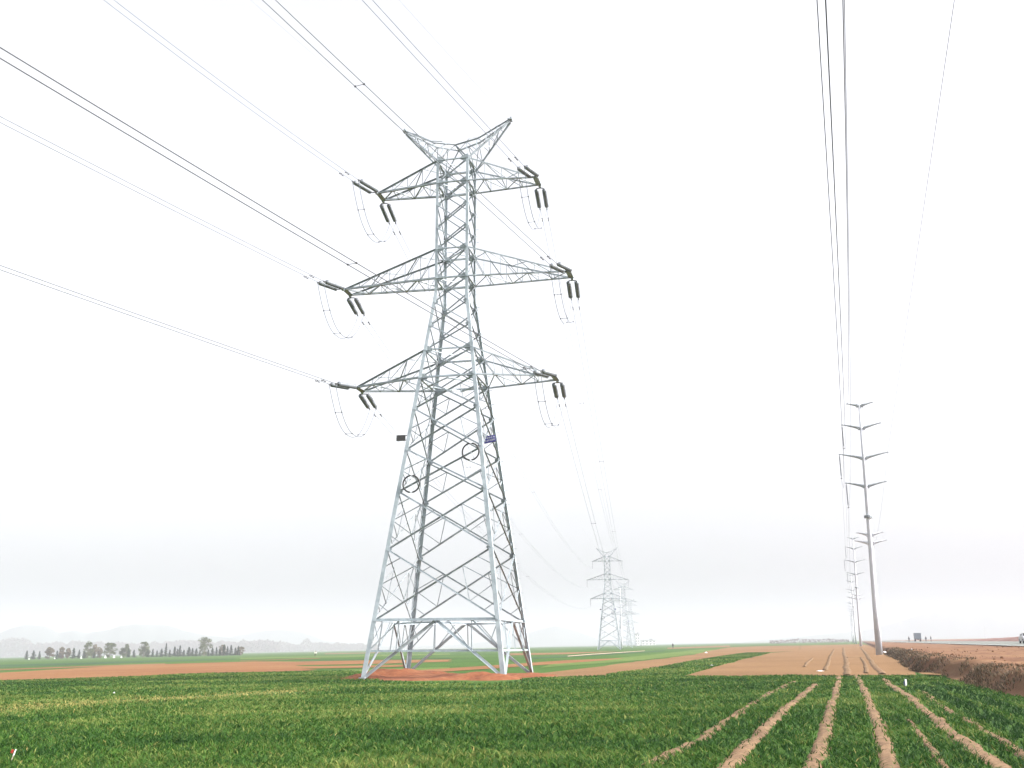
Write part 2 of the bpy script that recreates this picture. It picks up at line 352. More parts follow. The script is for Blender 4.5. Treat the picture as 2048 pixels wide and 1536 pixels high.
# ------------------------------------------------------------------ blades: young wheat and dry bank grass
def blades(name, X, Y, Z, Hh, Wd, tint, m, lean=.35, label=None, cat=None):
    n = len(X); ang = rng.uniform(0, 2*np.pi, n); fa = rng.uniform(0, 2*np.pi, n)
    wx, wy = np.cos(fa)*Wd/2, np.sin(fa)*Wd/2; l1 = lean*rng.uniform(.2, 1.6, n)*Hh
    V = np.zeros((n, 5, 3), 'f')
    V[:, 0] = np.stack([X-wx, Y-wy, Z], 1); V[:, 1] = np.stack([X+wx, Y+wy, Z], 1)
    mx_, my_ = X+np.cos(ang)*l1*.35, Y+np.sin(ang)*l1*.35
    V[:, 2] = np.stack([mx_+wx*.8, my_+wy*.8, Z+Hh*.6], 1); V[:, 3] = np.stack([mx_-wx*.8, my_-wy*.8, Z+Hh*.6], 1)
    V[:, 4] = np.stack([X+np.cos(ang)*l1*1.2, Y+np.sin(ang)*l1*1.2, Z+Hh*rng.uniform(.8, 1.05, n)], 1)
    me = bpy.data.meshes.new(name); me.vertices.add(n*5); me.vertices.foreach_set('co', V.ravel())
    b = (np.arange(n)*5)[:, None]; q = b+np.array([[0, 1, 2, 3]]); t = b+np.array([[3, 2, 4]])
    loops = np.concatenate([q.ravel(), t.ravel()]).astype('i')
    me.loops.add(len(loops)); me.loops.foreach_set('vertex_index', loops)
    ls = np.concatenate([np.arange(n)*4, n*4+np.arange(n)*3]).astype('i'); lt = np.concatenate([np.full(n, 4), np.full(n, 3)]).astype('i')
    me.polygons.add(2*n); me.polygons.foreach_set('loop_start', ls); me.polygons.foreach_set('loop_total', lt)
    me.update(calc_edges=True)
    a = me.attributes.new('tint', 'FLOAT', 'POINT'); a.data.foreach_set('value', np.repeat(np.clip(tint, 0, 1), 5).astype('f'))
    me.materials.append(m); o = bpy.data.objects.new(name, me); COL.objects.link(o); tag(o, label, cat, None, 'stuff'); return o

def vnoise(X, Y, s, seed):
    """cheap value noise, vectorised"""
    x = X*s+seed*17.3; y = Y*s+seed*7.9; xi = np.floor(x).astype(int); yi = np.floor(y).astype(int); fx = x-xi; fy = y-yi
    fx = fx*fx*(3-2*fx); fy = fy*fy*(3-2*fy)
    def h(a, b):
        q = (a*374761393+b*668265263+seed*1442695) & 0x7fffffff; q = (q ^ (q >> 13))*1274126177 & 0x7fffffff; return ((q ^ (q >> 16)) & 0xffff)/65535.0
    return (h(xi, yi)*(1-fx)+h(xi+1, yi)*fx)*(1-fy)+(h(xi, yi+1)*(1-fx)+h(xi+1, yi+1)*fx)*fy
# back edge of the wheat as ground depth by direction
edge_px = [(-300, 1374.5), (0, 1362), (260, 1354), (420, 1347), (520, 1345), (700, 1342), (735, 1345), (760, 1362.5), (830, 1366), (900, 1366), (960, 1367), (1020, 1365), (1070, 1357), (1100, 1356), (1208, 1352), (1222, 1348), (1326, 1334), (1366, 1325), (1371, 1353), (1500, 1353.5), (1700, 1352.5), (1832, 1351.5), (1885, 1354.5), (1905, 1361), (1965, 1378), (2048, 1397.5), (2300, 1440)]
eg = [gnd(*q) for q in edge_px]; er = np.array([g_[0]/g_[1] for g_ in eg]); ed = np.array([g_[1] for g_ in eg])
Y = []; N0 = 980000
# sample depth with a density that thins out with distance
u = rng.uniform(0, 1, N0); y0, y1 = 9.5, 100.0; pw = .62
Y = (y0**pw+u*(y1**pw-y0**pw))**(1/pw)
T = rng.uniform(-.66, .62, N0); X = T*Y
keep = Y < np.interp(T, er, ed)-.05+np.where(rng.uniform(0, 1, N0) < .25, rng.normal(0, .5, N0), rng.normal(0, .12, N0))
X, Y = X[keep], Y[keep]
P = np.stack([X, Y], 1)
pn = vnoise(X, Y, .25, 1)*.5+vnoise(X, Y, .9, 2)*.3+vnoise(X, Y, 2.6, 3)*.2
dens = .55+.9*pn
for ln, w, s in ridges:
    d = segdist(P, ln); gate = w*.5*(1 if s >= 1 else .8)
    on = d < gate; patch = vnoise(X, Y, 1.3, 8)
    dens = np.where(on, dens*(np.where(d < gate*.6, .02, .16) if s >= 1 else (.06+.5*(patch > .68 if s > .6 else patch > .4))), dens)
for ln in rows_dark: d = segdist(P, ln); dens = np.where(d < .22, dens*.4, dens)
dy = segdist(P, yel); ymask = np.exp(-(dy/1.5)**2)*(.45+.75*vnoise(X, Y, .35, 15))
dens *= 1-.35*ymask
keep = rng.uniform(0, 1, len(X)) < dens
# clump: pull blades toward plant centres
X, Y, pn, ymask, dens = X[keep], Y[keep], pn[keep], ymask[keep], dens[keep]
cell = .13*(Y/14)**.5; cx = np.floor(X/cell); cy = np.floor(Y/cell)
hx = ((np.sin(cx*127.1+cy*311.7)*43758.5) % 1); hy = ((np.sin(cx*269.5+cy*183.3)*43758.5) % 1)
px_ = (cx+hx)*cell; py_ = (cy+hy)*cell; pull = .55
Hh_big = big_h = vnoise(X*.5, Y, .5, 31)
X = X*(1-pull)+px_*pull; Y = Y*(1-pull)+py_*pull
fx_ = np.array([noise.noise((a, b, 0.0)) for a, b in zip(X*.35, Y*.35)])
Z = SL*X+.05*fx_*np.clip((60-Y)/12, 0, 1)-.01
Hh = .72*(.095+.06*pn+.05*(hx-.5)+.06*big_h)*rng.uniform(.5, 1.2, len(X))*(1-.45*ymask)
Wd = .0125*(Y/12)**.7*rng.uniform(.7, 1.4, len(X))
big = .5*vnoise(X*.35, Y, .22, 11)+.5*vnoise(X*.6, Y, .8, 13)
tint = .38+.19*rng.normal(0, 1, len(X))+.34*(hy-.5)+.80*(big-.5)+.34*(pn-.5)
tint = np.minimum(tint+np.where(rng.uniform(0, 1, len(X)) < .06, .45, 0), .84)  # a few blades paled: leaf glints painted into the tint
for ln in rows_dark: tint = np.where(segdist(np.stack([X, Y], 1), ln) < .26, tint*.25-.1, tint)
straw = rng.uniform(0, 1, len(X)) < np.maximum(ymask*.85, .004); tint = np.where(straw, rng.uniform(.85, 1, len(X)), tint)
blades('wheat', X, Y, Z, Hh, Wd, tint, WHEATM, .8, 'young green wheat covering the near field in beds', 'wheat')

tongue = [gnd(*q) for q in ((1222, 1348.3), (1326, 1334.3), (1371, 1324.5), (1443, 1312.6), (1492, 1306), (1540, 1306), (1492, 1317.5), (1423, 1337.5), (1369, 1352))]
def inside(X, Y, poly):
    r = np.zeros(len(X), bool)
    for (a, b), (c, d) in zip(poly, poly[1:]+poly[:1]): r ^= ((b > Y) != (d > Y)) & (X < (c-a)*(Y-b)/(d-b+1e-12)+a)
    return r
tx = [q[0] for q in tongue]; ty = [q[1] for q in tongue]; n = 90000; X = rng.uniform(min(tx), max(tx), n); Y = rng.uniform(min(ty), max(ty), n); k_ = inside(X, Y, tongue) & (Y > np.interp(X/Y, er, ed)-.4); X, Y = X[k_], Y[k_]
b2 = vnoise(X, Y, .3, 12)
blades('wheat', X, Y, SL*X-.01, rng.uniform(.08, .17, len(X)), .05*rng.uniform(.7, 1.3, len(X)), .42+.2*rng.normal(0, 1, len(X))+.4*(b2-.5), WHEATM, .5, 'tongue of young wheat between two strips of bare soil', 'wheat')

# dry grass and weeds on the bank face
n = 60000; fi = rng.integers(0, len(fp)-1, n); fpa = np.array(fp); ok = fpa[fi, 1] < 125; fi = fi[ok]; n = len(fi)
vv = np.abs(rng.normal(.55, .42, n)); vv = np.where(rng.uniform(0, 1, n) < .10, rng.uniform(1, 14, n), vv)
bx = fpa[fi, 0]+vv*.97+rng.uniform(-.2, .2, n); by = fpa[fi, 1]-vv*.18+rng.uniform(-.25, .25, n)
pm = vnoise(bx, by, .5, 21)*.6+vnoise(bx, by, 1.8, 22)*.4; k_ = pm > (.50+.012*vv*4); bx, by, vv = bx[k_], by[k_], vv[k_]
bz = np.array([G(a)+bank_h(a, b, c) for a, b, c in zip(bx, by, vv)])
blades('dry_grass', bx, by, bz-.03, rng.uniform(.05, .17, len(bx)), .018*(by/22)**.7, .35+.25*rng.normal(0, 1, len(bx)), DRYM, .8, 'dry dark weeds on the face of the earth bank', 'dry grass')

# ------------------------------------------------------------------ lattice tower (local frame: x along the cross arms, y along the line, z up)
ZL = [0, 1.44, 3.11, 7.09, 10.49, 13.05, 15.6, 17.6, 19.42, 21.05, 22.65, 24.27, 26.25, 27.72, 29.3, 30.86, 32.46]
def W(z): return max(1.03, 3.99-.1272*z) if z < 24 else 1.03
CS = [(-1, -1), (1, -1), (1, 1), (-1, 1)]
def cor(i, z): a, b = CS[i]; w = W(z); return Vector((a*w, b*w, z))
TIPZ = {0: 17.55, 1: 24.20, 2: 30.80}; LT = {(0, -1): 6.26, (0, 1): 6.35, (1, -1): 7.33, (1, 1): 7.39, (2, -1): 5.225, (2, 1): 5.39}; TH = .555
ARM = {0: (7, 8), 1: (11, 12), 2: (15, 16)}
PK = {-1: Vector((-3.63, 0, 35.42)), 1: Vector((3.63, 0, 35.42))}
def lerp(a, b, t): return a+(b-a)*t

def make_tower():
    root = empty('transmission_tower', (0, 0, 0))
    for i in range(4):
        mb = MB(); a, b = CS[i]
        zs = [-.25, 3.11, 10.49, 17.6, 23.27, 32.46]; ws = [.25, .24, .22, .20, .17]
        for j in range(5):
            mb.angle(cor(i, zs[j]), cor(i, zs[j+1]), ws[j], (-a, 0, 0) if a*b > 0 else (0, -b, 0))
        for q in range(60):
            z = 3.5+q*.45
            if i == 2 and z < 30: c = cor(i, z); mb.box(c+Vector((a*.16 if q % 2 else 0, 0 if q % 2 else b*.16, 0)), (.18 if q % 2 else .025, .025 if q % 2 else .18, .025))
        mb.box(cor(i, .03), (.34, .34, .05))
        mb.build('leg', STEEL, root)
    # bracing, one mesh per face
    for i in range(4):
        j = (i+1) % 4; mb = MB(); n = Vector(((CS[i][0]+CS[j][0])/2, (CS[i][1]+CS[j][1])/2, 0)); e = n*-.03
        L = lambda z: cor(i, z)+e; Q = lambda z: cor(j, z)+e
        for k in range(2, 16):
            z0, z1 = ZL[k], ZL[k+1]; w = .094 if z0 < 17 else .07
            a0, b0, a1, b1 = L(z0), Q(z0), L(z1), Q(z1)
            mb.angle(a0, b1, w, n); mb.angle(b0+n*.06, a1+n*.06, w, n)
            if k <= 6:
                for (s0, s1, d0, d1) in ((a0, a1, (a0, b1), (a1, b0)), (b0, b1, (b0, a1), (b1, a0))):
                    m_ = lerp(s0, s1, .5); q1 = lerp(*d0, .25); q2 = lerp(*d1, .25)
                    mb.angle(m_, q1, .045, n); mb.angle(m_, q2, .045, n); mb.angle(q1, q2, .04, n)
                    if k <= 3:
                        mb.angle(lerp(s0, s1, .25), lerp(s0, q1, .5), .045, n); mb.angle(lerp(s0, s1, .75), lerp(s1, q2, .5), .045, n)
        # gusset plates where the braces meet the legs
        t = (Vector(CS[j]+(0,))-Vector(CS[i]+(0,))).normalized()
        for k in range(3, 17):
            big = .5 if k in (7, 8, 11, 12, 15, 16) else .3
            for c, sg in ((L(ZL[k]), 1), (Q(ZL[k]), -1)):
                h = Vector((0, 0, big*.55)); u = t*sg*big; c = c+n*.035
                vs_ = [c-h, c-h*.9+u*.4, c+u-h*.3, c+u+h*.3, c+h*.9+u*.4, c+h]; o2 = n*.02
                mb.add([q for q in vs_]+[q+o2 for q in vs_], [(0, 1, 2, 3, 4, 5), (11, 10, 9, 8, 7, 6)]+[(q, (q+1) % 6, (q+1) % 6+6, q+6) for q in range(6)])
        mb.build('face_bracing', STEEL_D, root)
        # base frame under the lower belt
        mb = MB(); a0, b0, a1, b1, a2, b2 = L(0), Q(0), L(ZL[1]), Q(ZL[1]), L(ZL[2]), Q(ZL[2]); m2 = lerp(a2, b2, .5)
        mb.angle(a0+n*.03, m2+n*.03, .15, n); mb.angle(b0+n*.03, m2+n*.03, .15, n)
        qa = lerp(a0, m2, .46); qb = lerp(b0, m2, .46)
        for (s1_, s2_, q_) in ((a1, a2, qa), (b1, b2, qb)):
            up_ = lerp(s2_, m2, .42)
            mb.angle(s1_, up_, .06, n); mb.angle(up_, q_, .06, n); mb.angle(up_, lerp(s1_, q_, .99), .05, n); mb.angle(s2_, lerp(s1_, up_, .35), .05, n)
            mb.angle(lerp(s2_, m2, .8), q_, .05, n)
        mb.angle(m2, lerp(a1, b1, .5), .06, n)
        mb.build('base_frame', STEEL, root)
    for z, w, nm in ((ZL[1], .10, 'belt'), (ZL[2], .15, 'belt'), (ZL[7], .13, 'belt'), (ZL[8], .10, 'belt'), (ZL[11], .12, 'belt'), (ZL[12], .10, 'belt'), (ZL[15], .12, 'belt'), (ZL[16], .11, 'belt')):
        mb = MB()
        for i in range(4):
            mb.angle(cor(i, z), cor((i+1) % 4, z), w, (0, 0, 1))
        mids = [lerp(cor(i, z), cor((i+1) % 4, z), .5)-Vector((0, 0, .12)) for i in range(4)]
        if z == ZL[2] or z == ZL[7]:
            for i in range(4): mb.angle(mids[i], mids[(i+1) % 4], .09, (0, 0, 1))
        else:
            mb.angle(cor(0, z), cor(2, z), .06, (0, 0, 1)) if z > 4 else None
            mb.angle(cor(1, z-.08), cor(3, z-.08), .06, (0, 0, 1)) if z > 4 else None
        mb.build(nm, STEEL, root)
    # cross arms
    for lv, (kb, kt) in ARM.items():
        for sd in (-1, 1):
            mb = MB(); ln = LT[(lv, sd)]; zt = TIPZ[lv]
            ci = (0, 3) if sd < 0 else (1, 2); chords = []
            for s_, i in zip((-1, 1), ci):
                tip = Vector((sd*ln, s_*TH, zt)); cb = cor(i, ZL[kb]); ct = cor(i, ZL[kt]); chords.append((cb, ct, tip))
                mb.angle(cb, tip, .115, (0, 0, 1)); mb.angle(ct, tip, .10, (0, 0, -1))
                N_ = {0: 4, 1: 6, 2: 4}[lv]
                for q in range(N_):
                    t0, t1 = q/N_, (q+1)/N_; pt, pb = lerp(ct, tip, t0), lerp(cb, tip, t1)
                    mb.angle(pt, pb, .042, (0, s_, 0))
                    if q < N_-1: mb.angle(pb, lerp(ct, tip, t1), .035, (0, s_, 0))
            (cb0, ct0, t0_), (cb1, ct1, t1_) = chords; N_ = {0: 4, 1: 5, 2: 4}[lv]
            for q in range(N_):
                a_, b_ = q/N_, (q+1)/N_; s0, s1 = ((cb0, t0_), (cb1, t1_)) if q % 2 else ((cb1, t1_), (cb0, t0_))
                mb.angle(lerp(*s0, a_), lerp(*s1, b_), .07, (0, 0, 1))
                if q: mb.angle(lerp(cb0, t0_, a_), lerp(cb1, t1_, a_), .055, (0, 0, 1))
                s0, s1 = ((ct0, t0_), (ct1, t1_)) if q % 2 else ((ct1, t1_), (ct0, t0_))
                if q < N_-1: mb.angle(lerp(*s0, a_), lerp(*s1, b_), .055, (0, 0, 1))
            mb.angle(t0_, t1_, .14, (0, 0, 1)); c = (t0_+t1_)/2; mb.box(c, (.34, 1.3, .03)); mb.box(t0_+Vector((sd*.06, -.12, -.04)), (.16, .2, .14)); mb.box(t1_+Vector((sd*.06, .12, -.04)), (.16, .2, .14))
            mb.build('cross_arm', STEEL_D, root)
    # earth wire horns
    cen = [Vector((0, -.42, 33.8)), Vector((0, .42, 33.8))]
    for sd in (-1, 1):
        mb = MB(); ci = (0, 3) if sd < 0 else (1, 2); p = PK[sd]
        for s_, i in zip((-1, 1), ci):
            low = cor(i, ZL[16]); hi = cen[0 if s_ < 0 else 1]; tp = p+Vector((0, s_*.12, 0)); tpl = tp-Vector((0, 0, .12))
            mb.angle(low, tpl, .10, (0, s_, 0)); kn = lerp(hi, tp, .42)-Vector((0, 0, .30)); mb.angle(hi, kn, .08, (0, s_, 0)); mb.angle(kn, tp, .08, (0, s_, 0))
            far = cor(1 if i == 0 else 0 if i == 1 else 3 if i == 2 else 2, ZL[16]); mb.angle(hi, low, .08, (0, s_, 0))
            for q in range(5):
                t0, t1 = q/5, (q+1)/5
                top = lambda t: lerp(hi, kn, t/.42) if t < .42 else lerp(kn, tp, (t-.42)/.58)
                mb.angle(lerp(low, tpl, t0), top(t1*.98), .045, (0, s_, 0))
                if 0 < q: mb.angle(lerp(low, tpl, t0), top(t0), .04, (0, s_, 0))
        lo0, lo1 = cor(ci[0], ZL[16]), cor(ci[1], ZL[16])
        for q in range(4):
            t0, t1 = q/4, (q+1)/4
            s0, s1 = (lo0, lo1) if q % 2 else (lo1, lo0); mb.angle(lerp(s0, p, t0), lerp(s1, p, t1), .045, (0, 0, 1))
            s0, s1 = (cen[0], cen[1]) if q % 2 else (cen[1], cen[0]); mb.angle(lerp(s0, p, t0), lerp(s1, p, t1), .04, (0, 0, 1))
        mb.box(p, (.28, .4, .08)); mb.box(p+Vector((sd*.05, 0, .1)), (.1, .1, .22))
        mb.angle(cen[0], cen[1], .07, (0, 0, 1)) if sd > 0 else None
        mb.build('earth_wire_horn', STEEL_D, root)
    # number plates and hoops
    mb = MB(); z = 13.72; c = cor(0, z); mb.box(c+Vector((-.43, -.02, .05)), (.56, .03, .36)); mb.box(c+Vector((-.1, 0, .2)), (.3, .03, .04)); mb.box(c+Vector((-.1, 0, -.08)), (.3, .03, .04))
    pl = mb.build('side_plate', DKPL, root); pl['label'] = 'dark rectangular plate bracketed off the left leg'
    mb = MB(); z = 13.85; c = lerp(cor(1, z), cor(2, z), .42)+Vector((.1, 0, 0)); rot = Matrix.Rotation(R(-8), 3, 'Z') @ Matrix.Rotation(R(-7), 3, 'Y')
    mb.box(c, (.72, .03, .40), rot)
    pb = mb.build('name_plate', BLUE, root); pb['label'] = 'blue name plate with white characters'
    mb = MB(); mb.box(c+rot @ Vector((0, .03, 0)), (.76, .02, .44), rot); mb.build('plate_border', DKPL, pb)
    mb = MB(); random.seed(5)
    for rw in range(2):   # rows of small white strokes, as the characters read at this size
        mb = MB(); mb.box(c+rot @ Vector((0, -.0195, .085-rw*.16)), (.62, .004, .010), rot)
        for q in range(5 if rw == 0 else 6):
            x0 = -.29+q*(.145 if rw == 0 else .116); z0 = .085-rw*.16
            for (dx, dz, sx, sz) in ((0, 0, .075, .014), (0, .045, .075, .014), (0, -.045, .075, .014), (-.03, 0, .014, .10), (.03, 0, .014, .10)):
                if random.random() < .75: mb.box(c+rot @ Vector((x0+dx, -.021, z0+dz)), (sx, .006, sz), rot)
        mb.build('lettering', WHITE, pb)
    for t, nm in ((.17, 'left'), (.875, 'right')):
        mb = MB(); a_, b_ = cor(0, ZL[4]), cor(1, ZL[5]); c = lerp(a_, b_, t)+Vector((0, -.18, -.03)); r_ = .50
        pts = [c+Vector((math.cos(q*math.tau/28)*r_, 0, math.sin(q*math.tau/28)*r_)) for q in range(29)]
        mb.tube(pts, .05, 6, False)
        rg = mb.build('hoop', RINGM, root); rg['label'] = 'black hoop with thin cross bars clamped to a brace'
        mb = MB(); d = (b_-a_).normalized(); v_ = Vector((-d.z, 0, d.x)); mb.tube([c-v_*r_, c+v_*r_], .014, 5); mb.tube([c-d*r_, c+d*r_], .018, 5)
        mb.build('cross_bar', STEEL_D, rg)
    return root
tower = make_tower(); tower.location = (TC[0], TC[1], G(TC[0])); tower.rotation_euler = (0, 0, -PHI)
tag(tower, 'large galvanized lattice tower with three pairs of cross arms standing in the wheat', 'pylon', 'lattice towers of the power line')
T2 = (35.6, 365.0); AZF = math.atan2(T2[0]-TC[0], T2[1]-TC[1])
tspec = [((1219, 1298), 365, AZF, 'hazy lattice tower of the same line, nearest behind the big tower'),
         ((1250, 1296), 560, .10, 'faint lattice tower just right of the second one, half lost in haze'),
         ((1262.5, 1295), 790, .10, 'faintest and most distant lattice tower of the line')]
t_objs = []
for (px, py), Yd, az, lab in tspec:
    x = at(px, py, Yd)[0]; t = copy_tree(tower); t.location = (x, Yd, G(x)); t.rotation_euler = (0, 0, -az); t['label'] = lab; t_objs.append(t)
T2 = (t_objs[0].location.x, t_objs[0].location.y); AZF = math.atan2(T2[0]-TC[0], T2[1]-TC[1])
def tloc(a, b, z, c=TC, ph=PHI): c_, s_ = math.cos(ph), math.sin(ph); return Vector((c[0]+a*c_+b*s_, c[1]-a*s_+b*c_, G(c[0])+z))

# ------------------------------------------------------------------ insulators: local +X runs from the arm to the wire
def make_insulator():
    root = empty('insulator_string', (0, 0, 0)); SEP = .25
    mb = MB(); mb.tube([(0, 0, 0), (.22, 0, 0)], .03, 6)
    pts = [(.42, -SEP, 0), (.28, -SEP, 0), (.22, -SEP*.8, 0), (.2, 0, 0), (.22, SEP*.8, 0), (.28, SEP, 0), (.42, SEP, 0)]
    mb.tube(pts, .035, 6); mb.build('yoke', FIT, root)
    for s_ in (-1, 1):
        mb = MB(); prof = []; x = .42; N_ = 14; st = 1.95/N_
        for q in range(N_):
            prof += [(x, .05), (x+st*.25, .15), (x+st*.55, .155), (x+st*.75, .07)]; x += st
        prof.append((x, .04)); mb.tube([(a, s_*SEP, 0) for a, _ in prof], [b for _, b in prof], 10)
        mb.build('disc_string', GLASSI, root, True)
        mb = MB(); mb.tube([(x, s_*SEP, 0), (2.70, s_*.22, 0)], [.025, .03], 6); mb.box((2.6, s_*.235, -.03), (.16, .05, .10)); mb.build('tension_clamp', FIT, root)
    return root
proto = make_insulator()
AZI = R(203.3)
lvl = {2: 'top', 1: 'middle', 0: 'bottom'}; sdn = {-1: 'left', 1: 'right'}
IN = {(2, -1): (-.26, -.0525, .00149, 203.3), (1, -1): (-.36, -.0582, .00032, 202.0), (0, -1): (-.38, -.0523, .00022, 202.0), (1, 1): (-.47, -.0087, .00039, 203.6), (0, 1): (-.38, -.0223, .00029, 204.1), (2, 1): (-.49, -.0374, .00026, 202.0)}
def place_ins(o, A, E):
    d = (E-A).normalized(); y = Vector((0, 0, 1)).cross(d).normalized(); z = d.cross(y)
    o.rotation_mode = 'XYZ'; o.rotation_euler = Matrix((d, y, z)).transposed().to_euler(); o.location = A
ends = {}; first = True
for (lv, sd), (dz, a_, b_, az) in IN.items():
    A = tloc(sd*LT[(lv, sd)]+sd*.05, -TH-.12, TIPZ[lv]-.05); az = R(az)
    E_ = A+Vector((math.sin(az)*2.65, math.cos(az)*2.65, dz)); ends[(lv, sd, 0)] = (A, E_)
    A2 = tloc(sd*LT[(lv, sd)]+sd*.05, TH+.12, TIPZ[lv]-.05)
    E2 = A2+Vector((math.sin(AZF)*2.65, math.cos(AZF)*2.65, -.42)); ends[(lv, sd, 1)] = (A2, E2)
for (lv, sd, w), (A, E_) in ends.items():
    o = proto if first else copy_tree(proto); first = False
    place_ins(o, A, E_)
    tag(o, 'grey twin insulator on %s end of %s cross arm, %s' % (sdn[sd], lvl[lv], 'pulled toward the viewer' if w == 0 else 'sloping down toward far tower'), 'insulator', 'insulators on the big tower')

# ------------------------------------------------------------------ wires
def spacer_at(P, side, gap, root):
    mb = MB(); mb.tube([P-side*gap, P+side*gap], .012, 5); mb.box(P-side*gap, (.07, .07, .06)); mb.box(P+side*gap, (.07, .07, .06)); mb.build('spacer', FIT, root)
GAP = .21
def bundle(name, path, label, cat, group, m, r, spacers=(), dampers=(), start=0):
    """two parallel wires along path (list of Vector)"""
    o0 = path[0]; root = empty(name, o0); tag(root, label, cat, group)
    rel = [q-o0 for q in path]
    cum = [0]
    for a, b in zip(rel[:-1], rel[1:]): cum.append(cum[-1]+(b-a).length)
    def pos(s):
        for i in range(len(rel)-1):
            if cum[i+1] >= s:
                t = (s-cum[i])/(cum[i+1]-cum[i]); d = (rel[i+1]-rel[i]); return lerp(rel[i], rel[i+1], t), Vector((d.y, -d.x, 0)).normalized(), d.normalized()
        d = rel[-1]-rel[-2]; return rel[-1], Vector((d.y, -d.x, 0)).normalized(), d.normalized()
    for s_ in (-1, 1):
        mb = MB(); pts = []
        for i, q in enumerate(rel):
            d = rel[min(i+1, len(rel)-1)]-rel[max(i-1, 0)]; sv = Vector((d.y, -d.x, 0)); sv = sv.normalized() if sv.length > 1e-6 else Vector((1, 0, 0)); pts.append(q+sv*GAP*s_)
        mb.tube(pts, r, 6); mb.build('wire', m, root)
        for dp in dampers:
            p, sv, d = pos(dp); c = p+sv*GAP*s_-Vector((0, 0, .09)); mb = MB(); mb.tube([c-d*.22, c-d*.10], .035, 6); mb.tube([c+d*.10, c+d*.22], .035, 6); mb.tube([c-d*.12, c+d*.12], .008, 5); mb.box(c+Vector((0, 0, .05)), (.04, .04, .1)); mb.build('vibration_damper', FIT, root)
    for sp in spacers:
        p, sv, d = pos(sp); spacer_at(p, sv, GAP, root)
    return root
SP_IN = {(2, -1): (), (1, -1): (40.5,), (0, -1): (37.5,), (1, 1): (21.5,), (0, 1): (19.5,), (2, 1): (30.,)}
for (lv, sd), (dz, a_, b_, az) in IN.items():
    E_ = ends[(lv, sd, 0)][1]; az = R(az); path = []
    for i in range(61):
        s = i*100/60; path.append(E_+Vector((math.sin(az)*s, math.cos(az)*s, a_*s+b_*s*s)))
    bundle('conductor', path, 'twin wire from %s end of %s cross arm, passing overhead toward the viewer' % (sdn[sd], lvl[lv]), 'power line', 'twin wires coming toward the viewer', BLACKW if (lv, sd) in ((0, 1),) else ALU if (lv, sd) in ((0, -1), (1, 1), (1, -1)) else PALEW, {(0, 1): .019, (1, 1): .0165, (0, -1): .019, (1, -1): .017}.get((lv, sd), .0155), SP_IN[(lv, sd)], (1.3,))
for (lv, sd) in IN:
    E2 = ends[(lv, sd, 1)][1]
    B = tloc(sd*LT[(lv, sd)], 0, TIPZ[lv]-2.6, T2, AZF); path = []
    for i in range(81):
        t = i/80; q = lerp(E2, B, t); q.z -= 4*5.0*t*(1-t); path.append(q)
    bundle('conductor', path, 'twin wire from %s end of %s cross arm, sagging to the hazy tower' % (sdn[sd], lvl[lv]), 'power line', 'twin wires running off to the far tower', PALEW, .011, (45., 95.), (1.3,))
    E1 = ends[(lv, sd, 0)][1]; path = []
    for i in range(31):
        t = i/30; q = lerp(E1, E2, t); q.z -= 2.55*(1-abs(2*t-1)**2.3); q += tloc(sd*.25, 0, 0)*0; path.append(q)
    bundle('jumper_loop', path, 'slack twin jumper loop under the %s end of the %s cross arm' % (sdn[sd], lvl[lv]), 'jumper cable', 'jumper loops under the cross arms', PALEW, .0175, (1.9, 3.9, 5.9))
# earth wires from the horns
for sd in (-1, 1):
    p = tloc(sd*3.63, 0, 35.35); az = R(203)
    for nm, q in (('toward the viewer', [p+Vector((math.sin(az)*s, math.cos(az)*s, -.05*s+.0005*s*s)) for s in np.linspace(0, 100, 40)]), ('toward the far tower', [])):
        if not q:
            B = tloc(sd*3.63, 0, 35.35, T2, AZF)
            for i in range(60):
                t = i/59; w = lerp(p, B, t); w.z -= 4*3.5*t*(1-t); q.append(w)
        mb = MB(); mb.tube([w-q[0] for w in q], .004, 5); o = mb.build('earth_wire', ALU); o.location = q[0]
        tag(o, 'thin single earth wire from %s horn of the big tower running %s' % (sdn[sd], nm), 'earth wire', 'earth wires')
# suspension strings on the second tower
def make_rod(name, L):
    root = empty(name, (0, 0, 0)); mb = MB(); pts = [(0, 0, 0), (0, 0, -.2)]; rs = [.02, .02]; n_ = 16; st = (L-.45)/n_; z = -.2
    for q in range(n_): pts += [(0, 0, z), (0, 0, z-st*.3), (0, 0, z-st*.6), (0, 0, z-st*.8)]; rs += [.03, .085, .085, .03]; z -= st
    mb.tube(pts[2:], rs[2:], 8); mb.build('disc_string', GLASSI, root)
    mb = MB(); mb.tube([(0, 0, 0), (0, 0, -.22)], .025, 6); mb.tube([(0, 0, z), (0, 0, -L)], .02, 6); mb.box((0, 0, -L), (.08, .3, .07)); mb.build('clamp', FIT, root)
    return root
first = None
for (lv, sd) in IN:
    B = tloc(sd*LT[(lv, sd)], 0, TIPZ[lv], T2, AZF)
    o = make_rod('hanging_insulator', 2.6) if first is None else copy_tree(first); first = first or o
    o.location = B; o.rotation_euler = (0, 0, -AZF)
    tag(o, 'thin insulator under %s end of %s arm of the nearest hazy tower' % (sdn[sd], lvl[lv]), 'insulator', 'insulators on the second tower')

